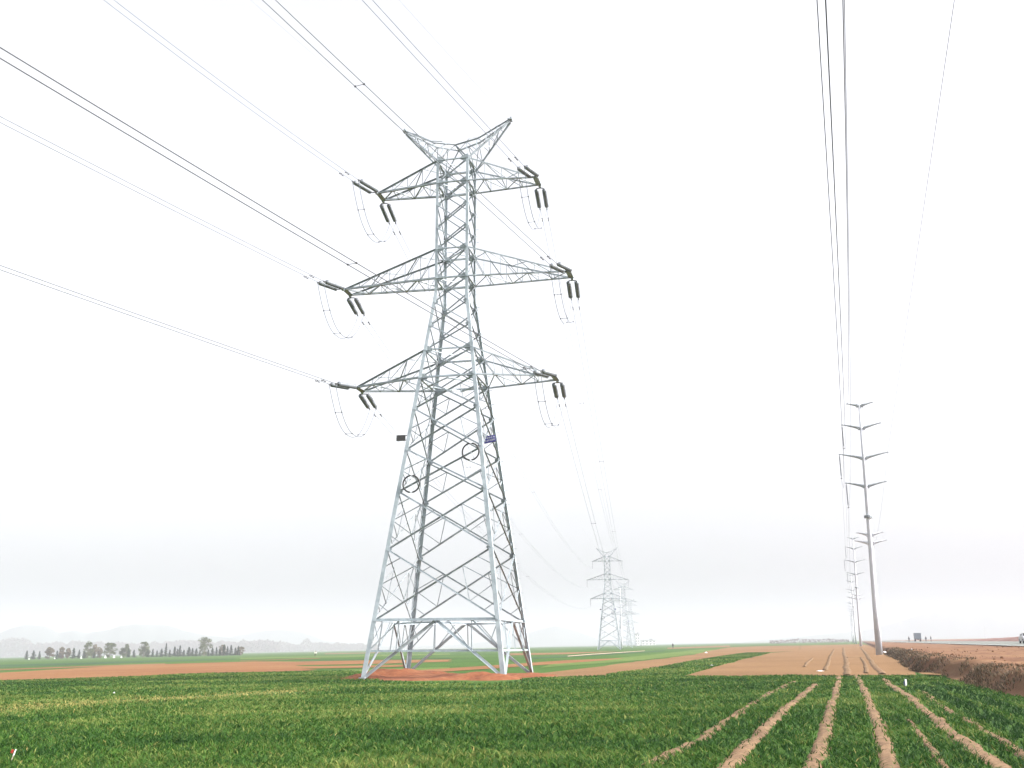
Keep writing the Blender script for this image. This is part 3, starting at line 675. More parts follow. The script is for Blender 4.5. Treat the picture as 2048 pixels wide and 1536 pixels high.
# ------------------------------------------------------------------ tubular steel poles of the second line
def make_pole():
    root = empty('steel_pole', (0, 0, 0)); H_ = 27.3
    mb = MB(); mb.tube([(0, 0, z) for z in (-.1, 5, 10, 14.6, 20, H_)], [.35, .315, .28, .245, .195, .14], 16); mb.build('shaft', POLE, root, True)
    mb = MB(); mb.tube([(0, 0, 14.5), (0, 0, 14.62)], .46, 16); mb.tube([(0, 0, 14.66), (0, 0, 14.78)], .46, 16)
    for q in range(10): a = q*math.tau/10; mb.box((math.cos(a)*.4, math.sin(a)*.4, 14.64), (.05, .05, .3))
    mb.build('flange_collar', STEEL_D, root)
    for z, Lr, rise in ((27.15, 1.20, .35), (24.55, 1.90, .55), (21.15, 2.40, .60), (18.0, 1.95, .5), (12.65, 1.15, .32), (11.75, 1.45, .36)):
        for sd in (-1, 1):
            mb = MB(); pts = []; rs = []
            for q in range(7):
                t = q/6; pts.append((sd*(.12+Lr*t), 0, z-.05+rise*(t**.75 if t > 0 else 0))); rs.append(.13*(1-t)+.045)
            mb.tube(pts, rs, 8); mb.box((sd*.3, 0, z-.02), (.14, .34, .34)); mb.box((sd*(.12+Lr), 0, z-.07+rise), (.22, .1, .1))
            mb.build('cross_arm', POLE if z < 13 else STEEL_D, root)
    return root
pole = make_pole(); pb0 = gnd(1757, 1310.5); pb0 = (pb0[0]+.1, pb0[1]); dpl = (math.sin(R(17.95)), math.cos(R(17.95))); PS = 160.0; LEAN = .01484
pl_lab = ['tall pale tubular steel pole nearest the viewer, standing on the bare soil', 'second tubular steel pole, slimmer, behind the nearest one', 'third tubular pole in the line, thin and grey', 'fourth tubular pole in the line, fading in the haze', 'last and faintest tubular pole at the far end of the line']
pole_xy = []
for i in range(5):
    o = pole if i == 0 else copy_tree(pole); x = pb0[0]+dpl[0]*PS*i; y = pb0[1]+dpl[1]*PS*i
    o.location = (x, y, G(x)+.03); o.rotation_euler = (0, LEAN, -R(17.95)); tag(o, pl_lab[i], 'utility pole', 'tubular poles of the second line'); pole_xy.append((x, y))
xd = at(1244, 1296, 470)[0]; o = copy_tree(pole); o.location = (xd, 470, G(xd)); o.rotation_euler = (0, 0, -.1)
tag(o, 'pale tubular pole standing among the far lattice towers', 'utility pole', 'tubular poles of the second line')
pperp = Vector((dpl[1], -dpl[0], 0)); rod = None
for i in (0, 1):
    base = Vector((pole_xy[i][0], pole_xy[i][1], G(pole_xy[i][0])+.03))
    for z, Lr, nm in ((25.05, 2.05, 'second'), (21.70, 2.55, 'third'), (18.42, 2.05, 'fourth')):
        o = make_rod('hanging_insulator', 2.7) if rod is None else copy_tree(rod); rod = rod or o
        o.location = base+pperp*(z*LEAN-Lr)+Vector((0, 0, z)); tag(o, 'thin dark insulator at left tip of the %s arm down on the %s pole' % (nm, ('nearest', 'second')[i]), 'insulator', 'insulators on the tubular poles')
base = Vector((pole_xy[0][0], pole_xy[0][1], G(pole_xy[0][0])+.03)); dv = Vector((dpl[0], dpl[1], 0))
for off, z, L_, sag, dh, dl, r_, lab in ((-2.5, 19.0, 150, 11.0, 8.5, -0.5, .012, "thin dark wire furthest left of the overhead pole wires, from the third arm"),
    (-2.05, 22.35, 220, 10.0, -8.5, -2.0, .009, "thin wire between two others overhead, from the second arm of nearest pole"),
    (-1.25, 27.45, 220, 9.0, 0.5, -2.0, .0165, "thick dark wire from left tip of the top arm of nearest pole"),
    (-2.05, 15.7, 220, 9.5, 9.5, -1.0, .006, "faint wire from the fourth arm of nearest pole, passing overhead"),
    (2.55, 21.7, 220, 0.0, 2.5, -1.5, .011, "thin lone wire at far right, from right tip of nearest pole's third arm")):
    off += z*LEAN; A = base+pperp*off+Vector((0, 0, z)); pts = []
    for i in range(91):
        t = i/90; s = L_*t; pts.append(-dv*s+pperp*(t*dl)+Vector((0, 0, dh*t-4*sag*t*(1-t))))
    mb = MB(); mb.tube(pts, r_, 6); o = mb.build('overhead_wire', BLACKW); o.location = A; tag(o, lab, 'power line', 'wires of the pole line')
    # and on to the next pole
    A2 = Vector((pole_xy[1][0], pole_xy[1][1], G(pole_xy[1][0])+.03))+pperp*off+Vector((0, 0, z)); pts = []
    for i in range(41):
        t = i/40; q = (A2-A)*t; q.z -= 4*4*t*(1-t); pts.append(q)
    mb = MB(); mb.tube(pts, .009, 5); o = mb.build('overhead_wire', BLACKW); o.location = A
    tag(o, 'hair-thin wire slung between first two poles from the ' + {19.0: 'third arm, left side', 22.35: 'second arm, left side', 27.45: 'top arm, left side', 21.7: 'third arm, right side', 15.7: 'fourth arm, left side'}[z], 'power line', 'wires of the pole line')

# ------------------------------------------------------------------ far trees
def leaf_cloud(pts, size, tint, m, name, parent, flat=0.0):
    n = len(pts); V = np.zeros((n, 4, 3), 'f')
    a = rng.normal(0, 1, (n, 3)); a /= np.linalg.norm(a, axis=1)[:, None]; b = np.cross(a, rng.normal(0, 1, (n, 3))); b /= np.linalg.norm(b, axis=1)[:, None]
    s = (size*rng.uniform(.5, 1.4, n))[:, None]
    V[:, 0] = pts-a*s; V[:, 1] = pts-b*s*.7; V[:, 2] = pts+a*s; V[:, 3] = pts+b*s*.7
    me = bpy.data.meshes.new(name); me.vertices.add(n*4); me.vertices.foreach_set('co', V.ravel()); me.loops.add(n*4); me.loops.foreach_set('vertex_index', np.arange(n*4, dtype='i'))
    me.polygons.add(n); me.polygons.foreach_set('loop_start', np.arange(0, n*4, 4, dtype='i')); me.polygons.foreach_set('loop_total', np.full(n, 4, dtype='i')); me.update(calc_edges=True)
    at_ = me.attributes.new('tint', 'FLOAT', 'POINT'); at_.data.foreach_set('value', np.repeat(np.clip(tint, 0, 1), 4).astype('f'))
    me.materials.append(m); o = bpy.data.objects.new(name, me); COL.objects.link(o); o.parent = parent; return o
def make_round(name, H_, W_, m, seed, n=1500):
    g = np.random.default_rng(seed); root = empty(name, (0, 0, 0)); mb = MB()
    mb.tube([(0, 0, -.1), (.05, 0, H_*.3), (-.05, .05, H_*.6)], [.22, .15, .06], 7)
    for q in range(9):
        a = q*2.4; z0 = H_*(.2+.05*q); mb.tube([(0, 0, z0), (math.cos(a)*W_*.2, math.sin(a)*W_*.2, z0+H_*.12), (math.cos(a)*W_*.36, math.sin(a)*W_*.36, z0+H_*.22)], [.08, .05, .02], 5)
    mb.build('trunk', BARK, root)
    cl = []; 
    for q in range(34):
        t = g.uniform(.02, .95); rr = W_*.5*math.sin(math.pi*min(1, .22+.74*t))**.55*math.sqrt(g.uniform(.1, 1)); a = g.uniform(0, math.tau); cl.append((rr*.8*math.cos(a), rr*.8*math.sin(a), H_*(.08+.86*t), g.uniform(.6, 1.15)))
    cl = np.array(cl); k = g.integers(0, len(cl), n); d = g.normal(0, 1, (n, 3)); d /= np.linalg.norm(d, axis=1)[:, None]; d *= (g.uniform(0, 1, n)**.4)[:, None]*cl[k, 3][:, None]*np.array([W_*.2, W_*.2, H_*.12])
    pts = cl[k, :3]+d; leaf_cloud(pts, .27, .5+.2*g.normal(0, 1, n)+.35*(cl[k, 3]-.85), m, 'crown', root); return root
def make_conifer(H_, W_, seed, n=520):
    g = np.random.default_rng(seed); root = empty('conifer_tree', (0, 0, 0)); mb = MB(); mb.tube([(0, 0, -.1), (0, 0, H_*.9)], [.07, .015], 6); mb.build('trunk', BARK, root)
    t = g.uniform(0, 1, n)**1.3; a = g.uniform(0, math.tau, n); rr = W_*.5*(1-t)**.75*(.55+.45*np.sin(t*38+a*1.0))*np.sqrt(g.uniform(.15, 1, n))*1.15
    pts = np.stack([rr*np.cos(a), rr*np.sin(a), H_*(.06+.94*t)], 1); leaf_cloud(pts, .17, .4+.25*g.normal(0, 1, n), CONM, 'crown', root); return root
def tree_loc(px, D=520): x = at(px, 1300, D)[0]; return Vector((x, D, G(x)-.05))
PXM = 520/2000.0*1.03
rounds = [(100, 15, 22, 'olive'), (124, 10, 22, 'olive'), (137, 8, 20, 'olive'), (177, 17, 32, 'green'), (190, 11, 27, 'brown'), (200, 9, 21, 'brown'), (220, 21, 29, 'green'), (251, 17, 26, 'green'), (288, 17, 31, 'green'), (408.5, 24, 37, 'green'), (445, 12, 21, 'brown'), (481, 15, 18, 'brown')]
rl = ['bushy olive tree near the left end of the far tree row', 'slim olive tree right of the bushy left-end tree', 'thin pale tree right of the slim olive one', 'tall rounded grey-green tree, first big crown from the left', 'brownish tree leaning against the first big crown', 'small brown bush-like tree beside the white stones', 'broad flat-topped tree above the brightest white stone', 'grey-green dome-shaped tree between the white stones and the dark conifers', 'grey-green tree with a rounded top in the middle of the row', 'tallest and darkest broad tree of the far row, with a twin top', 'small brown tree right of the tallest tree', 'low brown tree at the right end of the far row']
protos = {}
for i, (px, w, h, kd) in enumerate(rounds):
    m = TREEM if kd == 'green' else TREEB
    o = make_round('broadleaf_tree', h*PXM, w*PXM*1.3, m, 100+i, 1700 if kd != 'brown' else 800); o.location = tree_loc(px, 522+(i % 3)*4)
    tag(o, rl[i], 'tree', 'broad trees in the far row')
con = [(54.6, 16), (68, 16), (80, 15), (115, 15), (148, 19), (159, 16), (169, 13), (189, 11), (258, 17), (268.5, 14), (296, 14), (306, 15), (314.5, 12), (323.5, 15), (332, 25), (340, 13), (349.5, 18), (355, 14), (360, 20), (368, 12), (378, 17), (385, 15), (393, 14), (400, 11), (417, 12), (425, 15), (433, 16), (440, 13), (448, 20), (455, 17), (462, 19), (471, 14), (477, 17)]
cp = [make_conifer(4.2, 1.9, 300+i) for i in range(3)]
for i, (px, h) in enumerate(con):
    o = cp[i] if i < 3 else copy_tree(cp[i % 3]); o.location = tree_loc(px, 512); s = h*PXM/4.2; wv = (1.5+.3*math.sin(i*2.1))*s**.5
    if px == 378: wv *= 1.6
    if px == 332: wv *= .8
    o.scale = (wv, wv, s); o.rotation_euler = (0, 0, i*1.3)
    lab = 'small dark conifer in the row along the far edge of the fields'
    if px == 332: lab = 'tallest thin spire-like conifer in the far row'
    if px == 378: lab = 'broadest and darkest conifer in the far row'
    if px == 54.6: lab = 'dark narrow conifer at the very left end of the far row'
    tag(o, lab, 'conifer', 'conifers in the far row')
# white stones between the trees
def make_stone():
    root = empty('gravestone', (0, 0, 0)); mb = MB(); mb.box((0, 0, .12), (1.0, .7, .3)); mb.build('plinth', WHITE, root)
    mb = MB(); mb.box((0, 0, .62), (.7, .22, .75)); mb.tube([(0, -.11, .98), (0, .11, .98)], .35, 14); mb.build('slab', WHITE, root); return root
st0 = make_stone()
for i, (px, s, lab) in enumerate([(60, .8, 'small white stone between the two leftmost conifers'), (111, .7, 'small white stone right of the bushy olive tree'), (164, 1.1, 'white stone left of the first big tree'), (212, 1.25, 'brightest white stone under the flat-topped tree'), (229, 1.15, 'white stone right of the flat-topped tree'), (244, .9, 'dim white stone left of the dome-shaped tree')]):
    o = st0 if i == 0 else copy_tree(st0); o.location = tree_loc(px, 508); o.scale = (s*.8, s*.8, s*.75); tag(o, lab, 'stone', 'white stones by the far trees')

# far leafless woods, as one mass per stretch
def woods(name, x0, x1, D, prof, n, label, m=WOODM, size=1.9):
    u = rng.uniform(x0, x1, n); hmax = np.interp(u, [p[0] for p in prof], [p[1] for p in prof])*D/F
    hh = hmax*1.0*(.72+.4*vnoise(u, u*0, .09, 4)+.18*vnoise(u, u*0, .4, 6)); t = rng.uniform(0, 1, n)**.8
    dd = D+rng.uniform(-25, 60, n); gx = np.array([at(a, 1300, b)[0] for a, b in zip(u, dd)]); gz = SL*np.clip(gx, -1500, 1500)
    pts = np.stack([gx, dd, gz+t*hh], 1); c = pts[0].copy(); c[2] = gz[0]
    o = leaf_cloud(pts-c, size, .5+.25*rng.normal(0, 1, n), m, name, None); o.location = c; tag(o, label, 'woods', None, 'stuff'); return o
woods('far_woods', -80, 560, 2200, [(-80, 33), (60, 31), (120, 26), (300, 22), (480, 22), (560, 20)], 26000, 'hazy grey-pink leafless woods behind the tree row on the left')
woods('far_woods', 500, 760, 2500, [(500, 18), (600, 15), (616, 24), (622, 15), (700, 13), (760, 9)], 9000, 'faint leafless woods between the tree row and the big tower')
woods('far_scrub', 1540, 1700, 820, [(1540, 6), (1600, 8), (1700, 6)], 1600, 'scattered far treetops along the skyline left of the poles', size=.4)
strip('green_field', [(1500, 1292), (1600, 1291.3), (1722, 1288.5), (1722, 1284), (1600, 1286.2), (1500, 1289)], GREENF, .05, .3)

# ------------------------------------------------------------------ far buildings in the haze
WALLM = mat('pale_render', (.55, .56, .55), .8, 0, (.62, .62, .61), .2); WINM = mat('dark_glass', (.05, .06, .07), .2); ROOFM = mat('grey_roof', (.2, .2, .2), .8)
def building(px, D, w, d, h, floors, label):
    x = at(px, 1296, D)[0]; root = empty('distant_building', (x, D, G(x))); tag(root, label, 'building', 'far buildings')
    mb = MB(); mb.box((0, 0, h/2), (w, d, h)); mb.build('wall', WALLM, root); mb = MB(); mb.box((0, 0, h+.3), (w+.8, d+.8, .6)); mb.box((w*.2, 0, h+1.6), (w*.2, d*.3, 2)); mb.build('roof', ROOFM, root)
    fh = h/floors; nw = max(2, int(w/5))
    for q in range(floors):
        for r_ in range(nw): mb = MB(); mb.box((-w/2+(r_+.5)*w/nw, -d/2-.02, q*fh+fh*.55), (w/nw*.5, .1, fh*.45)); mb.build('window', WINM, root)
building(1275, 1500, 6, 8, 16, 4, 'faint narrow tower block in the haze right of the far towers')
building(1297, 1600, 22, 10, 7, 2, 'faint long low white building in the haze')

# ------------------------------------------------------------------ hills
def hill(name, prof, D, depth=500):
    xs_ = np.arange(prof[0][0], prof[-1][0]+1, 6.0); ysil = np.interp(xs_, [p[0] for p in prof], [p[1] for p in prof]); mb = MB(); rows = [-1, -.75, -.5, -.3, -.15, 0, .3, 1]; prf = [0, .22, .5, .75, .92, 1, .75, 0]
    for i, (px, py) in enumerate(zip(xs_, ysil)):
        top = at(px, py, D)
        for r_, pf in zip(rows, prf):
            x = top[0]*(D+r_*depth)/D; g_ = -30 if pf == 0 else G(x); h = (top[2]-G(top[0])+1.5*noise.noise((px*.05, 0, D)))*pf*(1+(.12*noise.noise((px*.03, r_*3, D)) if 0 < pf < 1 else 0))
            mb.v.append((x, D+r_*depth, G(x)+h-(8 if pf == 0 else 0)))
    k = len(rows)
    for i in range(len(xs_)-1):
        for j in range(k-1): q = i*k+j; mb.f.append((q, q+k, q+k+1, q+1))
    tag(mb.build(name, HILLM, None, True), kind='structure')
hill('hills', [(-300, 1275), (-60, 1268), (0, 1266), (20, 1257), (50, 1250), (90, 1253), (118, 1266), (150, 1261), (172, 1267), (215, 1261), (240, 1252), (285, 1249), (335, 1251), (370, 1262), (410, 1271), (470, 1276), (520, 1285), (560, 1298)], 3000, 700)
hill('hills', [(400, 1290), (470, 1272), (530, 1262), (570, 1260), (605, 1265), (650, 1282), (700, 1289), (760, 1293), (900, 1291), (1010, 1280), (1070, 1262), (1110, 1252), (1150, 1262), (1200, 1280), (1260, 1292)], 3800, 700)
hill('hills', [(1440, 1292), (1500, 1283), (1560, 1277), (1640, 1270), (1720, 1262), (1780, 1248), (1830, 1233), (1870, 1223), (1905, 1218), (1950, 1219), (2000, 1225), (2060, 1230), (2300, 1240)], 3400, 700)

# ------------------------------------------------------------------ people far off
SKIN = mat('skin', (.35, .2, .14), .6); HAIR = mat('black_hair', (.01, .01, .01), .6)
def person(loc, rz, cloth, trouser, label, bend=0.0, s=1.0):
    root = empty('person', loc, rz); tag(root, label, 'person')
    b_ = bend; J = [(0, 0, .95), (0, -.25*b_, 1.15), (0, -.6*b_, 1.40-.25*b_), (0, -.72*b_, 1.50-.32*b_), (0, -.80*b_, 1.64-.4*b_), (0, -.80*b_, 1.72-.4*b_),
         (-.19, -.58*b_, 1.38-.25*b_), (-.26, -.55*b_-.02, 1.10-.3*b_), (-.25, -.6*b_-.12, .86-.2*b_), (.19, -.58*b_, 1.38-.25*b_), (.27, -.55*b_-.02, 1.10-.3*b_), (.24, -.6*b_-.14, .88-.2*b_),
         (-.10, 0, .90), (-.12, -.03, .50), (-.13, .03, .08), (-.13, -.12, .04), (.10, 0, .90), (.12, -.06, .50), (.14, .02, .08), (.14, -.13, .04)]
    rr = [.13, .13, .14, .06, .09, .08, .07, .05, .035, .07, .05, .035, .10, .065, .045, .04, .10, .065, .045, .04]
    ed = [(0, 1), (1, 2), (2, 3), (3, 4), (4, 5), (2, 6), (6, 7), (7, 8), (2, 9), (9, 10), (10, 11), (0, 12), (12, 13), (13, 14), (14, 15), (0, 16), (16, 17), (17, 18), (18, 19)]
    me = bpy.data.meshes.new('body'); me.from_pydata(J, ed, []); me.materials.append(trouser); o = bpy.data.objects.new('body', me); COL.objects.link(o); o.parent = root
    md = o.modifiers.new('skin', 'SKIN'); 
    for v, q in zip(me.skin_vertices[0].data if me.skin_vertices else [], rr): v.radius = (q, q)
    if not me.skin_vertices:
        bpy.context.view_layer.objects.active = o
    o.modifiers.new('sub', 'SUBSURF').levels = 1; o.modifiers['sub'].render_levels = 1
    mb = MB(); mb.tube([(0, -.0*b_, .88), (0, -.25*b_, 1.15), (0, -.6*b_, 1.40-.25*b_), (0, -.68*b_, 1.46-.3*b_)], [.19, .185, .215, .08], 12)
    for sd in (-1, 1): mb.tube([(sd*.18, -.58*b_, 1.38-.25*b_), (sd*.265, -.55*b_-.02, 1.10-.3*b_), (sd*.25, -.6*b_-.11, .90-.2*b_)], [.085, .07, .055], 8)
    mb.build('jacket', cloth, root, True)
    mb = MB(); c = Vector((0, -.80*b_+.015, 1.70-.4*b_)); mb.tube([c+Vector((0, 0, -.06)), c, c+Vector((0, 0, .06)), c+Vector((0, 0, .09))], [.10, .108, .08, .02], 10); mb.build('hair', HAIR, root, True)
    mb = MB(); c = Vector((0, -.80*b_-.075, 1.62-.4*b_)); mb.tube([c+Vector((0, .03, -.09)), c+Vector((0, .01, -.04)), c+Vector((0, .01, .03)), c+Vector((0, .03, .06))], [.04, .065, .065, .05], 10); mb.box(c+Vector((0, -.06, -.01)), (.025, .03, .04)); mb.build('face', SKIN, root, True)
    root.scale = (s, s, s); return root
DARK = mat('dark_cloth', (.02, .022, .03), .9); LIGHTC = mat('off_white_cloth', (.6, .58, .52), .9); GREYC = mat('grey_cloth', (.06, .07, .08), .9)
def on_raise(px, D): x = at(px, 1280, D)[0]; return (x, D, G(x)+BH+.08)
person(on_raise(1818, 330), .3, DARK, DARK, 'person in dark clothes standing left of the grey box truck')
person(on_raise(1852, 340), -.4, GREYC, DARK, 'person in dark clothes just right of the grey box truck')
person(on_raise(1862, 330), 1.1, DARK, DARK, 'person in dark clothes furthest right of the three by the truck')
g_ = gnd(630, 1313.5); person((g_[0], g_[1], G(g_[0])), .6, LIGHTC, mat('olive_cloth', (.06, .055, .03), .9), 'person bending in the field between the tree row and the big tower, pale top', .55)
g_ = gnd(1346, 1297); person((g_[0], g_[1], G(g_[0])), 0, DARK, DARK, 'person in dark clothes standing on the skyline right of the far towers')

# ------------------------------------------------------------------ vehicles on the road
TYRE = mat('tyre_rubber', (.015, .015, .015), .9); GREYP = mat('grey_truck_paint', (.09, .12, .15), .5); CARP = mat('silver_car_paint', (.42, .43, .45), .35, .6); GLS = mat('window_glass', (.02, .025, .03), .1); REDL = mat('red_lamp_lens', (.3, .01, .01), .3); LAMP = mat('clear_lamp_lens', (.7, .7, .68), .2)
def wheel(root, c, r_, w):
    mb = MB(); c = Vector(c); mb.tube([c-Vector((w/2, 0, 0)), c+Vector((w/2, 0, 0))], r_, 18); o = mb.build('wheel', TYRE, root)
    mb = MB(); mb.tube([c-Vector((w/2+.01, 0, 0)), c+Vector((w/2+.01, 0, 0))], r_*.55, 14); mb.build('rim', STEEL, o)
def truck(loc, rz):
    root = empty('box_truck', loc, rz); tag(root, 'grey box truck driving away on the raised road', 'truck')
    mb = MB(); mb.box((0, -.2, 1.95), (2.3, 4.6, 2.2)); mb.build('cargo_box', GREYP, root)
    mb = MB(); mb.box((0, 2.95, 1.35), (2.0, 1.5, 1.3)); mb.box((0, 2.75, 2.2), (1.85, 1.0, .5)); mb.build('cab', WHITE, root)
    mb = MB(); mb.box((0, .5, .72), (.9, 6.2, .22)); mb.build('chassis', FIT, root)
    mb = MB(); mb.box((0, 3.72, 1.75), (1.7, .04, .55)); mb.build('windscreen', GLS, root)
    for s_ in (-1, 1):
        wheel(root, (s_*.9, 2.9, .45), .45, .25); wheel(root, (s_*.9, -1.4, .45), .45, .4); mb = MB(); mb.box((s_*.95, -2.53, .8), (.25, .06, .16)); mb.build('tail_light', REDL, root)
        mb = MB(); mb.box((s_*.56, -2.515, 1.95), (1.05, .03, 2.05)); mb.build('rear_door', GREYP, root)
    return root
x, y, z = on_raise(1835.5, 385); truck((x, y, z+.03), -R(17.5))
def car(loc, rz):
    root = empty('parked_car', loc, rz); tag(root, 'silver car on the road at the right edge of the view', 'car')
    pr_ = [(-2.15, .35), (-2.2, .75), (-2.0, .95), (-1.35, 1.0), (-.75, 1.42), (.55, 1.45), (1.25, 1.0), (2.0, .85), (2.2, .6), (2.15, .32)]
    mb = MB(); n_ = len(pr_)
    for x_ in (-.84, .84):
        for y_, z_ in pr_: mb.v.append((x_*(.86 if z_ > 1.1 else 1), y_, z_))
    mb.f = [tuple(range(n_)), tuple(range(2*n_-1, n_-1, -1))]+[(i, i+n_, (i+1) % n_+n_, (i+1) % n_) for i in range(n_)]
    o = mb.build('body', CARP, root); bv = o.modifiers.new('bevel', 'BEVEL'); bv.width = .07; bv.segments = 3
    for s_ in (-1, 1):
        for y_ in (-1.35, 1.35): wheel(root, (s_*.78, y_, .33), .33, .2)
        mb = MB(); mb.box((s_*.785, -.1, 1.2), (.05, 1.5, .3), Matrix.Rotation(R(-s_*14), 3, 'Y')); mb.build('side_window', GLS, root)
        mb = MB(); mb.box((s_*.62, 2.15, .68), (.35, .08, .16)); mb.build('headlight', LAMP, root)
        mb = MB(); mb.box((s_*.62, -2.17, .8), (.35, .08, .16)); mb.build('tail_light', REDL, root)
    mb = MB(); mb.box((0, .93, 1.24), (1.3, .03, .72), Matrix.Rotation(R(55), 3, 'X')); mb.build('windscreen', GLS, root)
    mb = MB(); mb.box((0, -1.08, 1.24), (1.3, .03, .68), Matrix.Rotation(R(-52), 3, 'X')); mb.build('rear_window', GLS, root)
    mb = MB(); mb.box((0, 2.2, .42), (1.5, .1, .2)); mb.box((0, -2.2, .42), (1.5, .1, .2)); mb.build('bumper', FIT, root); return root
cx_, cy_, cz_ = on_raise(2055, 150); car((cx_, cy_, cz_+.02), R(180-17.5))
# slim mast beyond the spoil heap
x, y, z = at(1972, 1275, 420); mb = MB(); mb.tube([(0, 0, -1.2), (0, 0, 5.6)], [.10, .05], 8); mb.box((.3, 0, 5.6), (.9, .1, .08)); mb.box((.7, 0, 5.55), (.35, .16, .08)); o = mb.build('lamp_mast', POLE); o.location = (x, y, z); tag(o, 'thin pale mast rising behind the spoil heap at right', 'mast')

# ------------------------------------------------------------------ small things lying about
def scrap(px, py, w, h, label, off=.05, m=WHITE, seed=0):
    g_ = gnd(px, py, off); mb = MB(); r0 = random.Random(seed); nn = 5
    for j in range(nn):
        for i in range(nn): mb.v.append(((i/(nn-1)-.5)*w*(1+.3*r0.uniform(-1, 1)), (j/(nn-1)-.5)*w*.7*(1+.3*r0.uniform(-1, 1)), r0.uniform(.1, 1)*h*(1 if 0 < i < nn-1 and 0 < j < nn-1 else .2)))
    for j in range(nn-1):
        for i in range(nn-1): q = j*nn+i; mb.f.append((q, q+1, q+1+nn, q+nn))
    o = mb.build('plastic_scrap', m, None, True); o.location = (g_[0], g_[1], G(g_[0])+off); sf = o.modifiers.new('s', 'SOLIDIFY'); sf.thickness = .01; tag(o, label, 'litter', 'scraps of white plastic'); return o
scrap(1640, 1342, .34, .04, 'flat white scrap on the bare soil between two ridges', .05, seed=1)
scrap(1823, 1301, .34, .16, 'white crumpled scrap on the earth bank right of the nearest pole', BH+.05, seed=2)
scrap(1769, 1305, .3, .12, 'white scrap in the weeds beside the foot of the nearest pole', .45, seed=3)
scrap(1412, 1306, .42, .22, 'white crumpled bag where the green and tan strips meet', .05, seed=4)
scrap(1424, 1331, .2, .06, 'pale scrap at the near corner of the tan strip', .05, seed=5)
scrap(228, 1386, .07, .04, 'small white speck of litter in the wheat at left', .18, seed=6)
# marker post and leaning stake
g_ = gnd(1812.5, 1373); mb = MB(); mb.box((0, 0, .1), (.07, .06, .42)); o = mb.build('post', WHITE); root = empty('marker_post', (g_[0], g_[1], G(g_[0]))); o.parent = root; mb = MB(); mb.box((-.07, 0, .08), (.06, .05, .28)); mb.build('sleeve', mat('dark_blue_plastic', (.02, .03, .09), .5), root); root.scale = (.75, .75, .8); tag(root, 'short white marker post in the wheat near the bank', 'post')
A = Vector(at(22, 1515, 13.6)); g_ = gnd(24, 1520); root = empty('marker_stick', (g_[0], g_[1], G(g_[0])))
mb = MB(); mb.tube([(-.03, 0, -.05), (.02, 0, .11)], .017, 8); mb.build('stick', mat('dull_white_wood', (.32, .29, .22), .8), root); mb = MB(); mb.tube([(.02, 0, .11), (.07, 0, .26)], .017, 8); mb.build('painted_end', WHITE, root)
mb = MB(); mb.box((-.02, 0, .22), (.06, .02, .09), Matrix.Rotation(R(20), 3, 'Y')); mb.build('ribbon', mat('red_ribbon', (.3, .02, .01), .8), root); tag(root, 'leaning white stick with a red ribbon in the wheat at bottom left', 'stick'); root.scale = (.6, .6, .6); root.scale = (.6, .6, .6)
# clods on the bank top
mb = MB()
for q in range(420):
    i = random.randrange(0, len(fp)); x0, y0 = fp[i]
    if y0 > 120 or y0 < 15: continue
    v = random.choice([random.uniform(.2, 3), random.uniform(1, 16)]); x = x0+v*.97; y = y0-v*.18; r_ = random.uniform(.03, .11)
    pts = [(x+r_*math.cos(a)*random.uniform(.6, 1.2), y+r_*math.sin(a)*random.uniform(.6, 1.2), 0) for a in np.linspace(0, math.tau, 6)[:-1]]; zz = G(x)+bank_h(x, y, v)-.02; o0 = len(mb.v)
    mb.v += [(a, b, zz) for a, b, _ in pts]+[(x+(a-x)*.6, y+(b-y)*.6, zz+r_) for a, b, _ in pts]
    mb.f += [(o0+j, o0+(j+1) % 5, o0+5+(j+1) % 5, o0+5+j) for j in range(5)]+[tuple(o0+5+j for j in range(5))]
o = mb.build('dirt_clods', BROWN); tag(o, 'clods of red-brown earth strewn over the bank', 'clods', None, 'stuff')

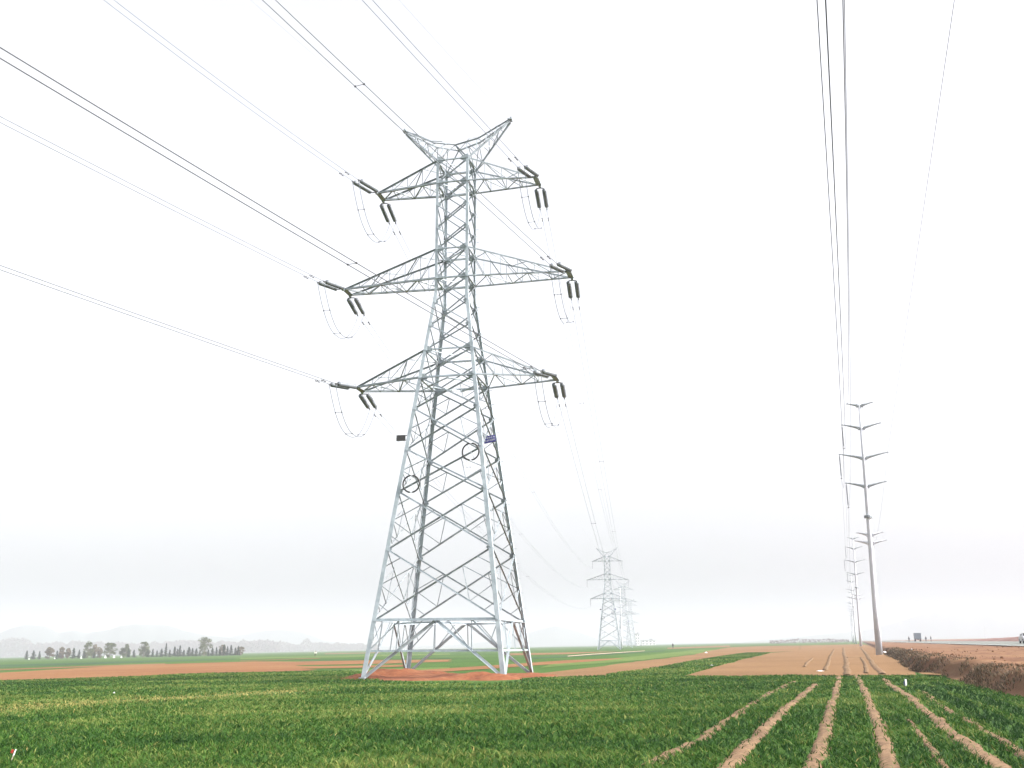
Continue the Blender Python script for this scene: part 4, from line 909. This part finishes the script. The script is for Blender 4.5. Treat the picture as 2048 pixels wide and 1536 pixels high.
# ------------------------------------------------------------------ haze, sky, sun, camera
mb = MB(); mb.box((0, 3650, 45), (16000, 8300, 212)); hz = mb.build('haze', None); tag(hz, 'pale haze filling the air', 'haze', None, 'stuff')
hm = bpy.data.materials.new('haze_air'); hm.use_nodes = True; nt = hm.node_tree; nt.nodes.clear(); out = nt.nodes.new('ShaderNodeOutputMaterial'); pv = nt.nodes.new('ShaderNodeVolumePrincipled')
pv.inputs['Color'].default_value = (.482, .496, .535, 1); pv.inputs['Density'].default_value = .00052; pv.inputs['Anisotropy'].default_value = 0
nt.links.new(pv.outputs[0], out.inputs['Volume']); hz.data.materials.append(hm)

SUN_AZ, SUN_EL = R(108), R(38)
w = bpy.data.worlds.new('World'); scene.world = w; w.use_nodes = True; nt = w.node_tree
bg = nt.nodes['Background']; sky = nt.nodes.new('ShaderNodeTexSky'); sky.sky_type = 'NISHITA'; sky.sun_disc = False; sky.sun_elevation = SUN_EL; sky.sun_rotation = SUN_AZ; sky.dust_density = 6; sky.air_density = 1.2
hs = nt.nodes.new('ShaderNodeHueSaturation'); hs.inputs['Saturation'].default_value = .12; nt.links.new(sky.outputs[0], hs.inputs['Color'])
wb = nt.nodes.new('ShaderNodeVectorMath'); wb.operation = 'MULTIPLY'; wb.inputs[1].default_value = (.99, .985, 1.02); nt.links.new(hs.outputs[0], wb.inputs[0]); nt.links.new(wb.outputs[0], bg.inputs[0]); bg.inputs[1].default_value = .15
sd_ = Vector((math.sin(SUN_AZ)*math.cos(SUN_EL), math.cos(SUN_AZ)*math.cos(SUN_EL), math.sin(SUN_EL)))
ld = bpy.data.lights.new('sun', 'SUN'); ld.energy = 3.9; ld.angle = R(1.5); ld.color = (1, .95, .87); lo = bpy.data.objects.new('sun', ld); COL.objects.link(lo); lo.rotation_euler = sd_.to_track_quat('Z', 'Y').to_euler(); lo.location = (200, 0, 150)

cd = bpy.data.cameras.new('camera'); cd.sensor_width = 36; cd.lens = F/2048*36; cd.clip_start = .1; cd.clip_end = 20000
cam = bpy.data.objects.new('camera', cd); COL.objects.link(cam); cam.location = (0, 0, EYE)
M3 = Matrix((Vector(rt2), Vector(up2), -Vector(fw))).transposed(); cam.rotation_euler = M3.to_euler(); scene.camera = cam
scene.view_settings.view_transform = 'Standard'; scene.view_settings.look = 'None'; scene.view_settings.gamma = 1; scene.view_settings.exposure = 1.52
scene.render.engine = 'CYCLES'; cy = scene.cycles; cy.volume_bounces = 1; cy.max_bounces = 6; cy.diffuse_bounces = 3; cy.use_denoising = True
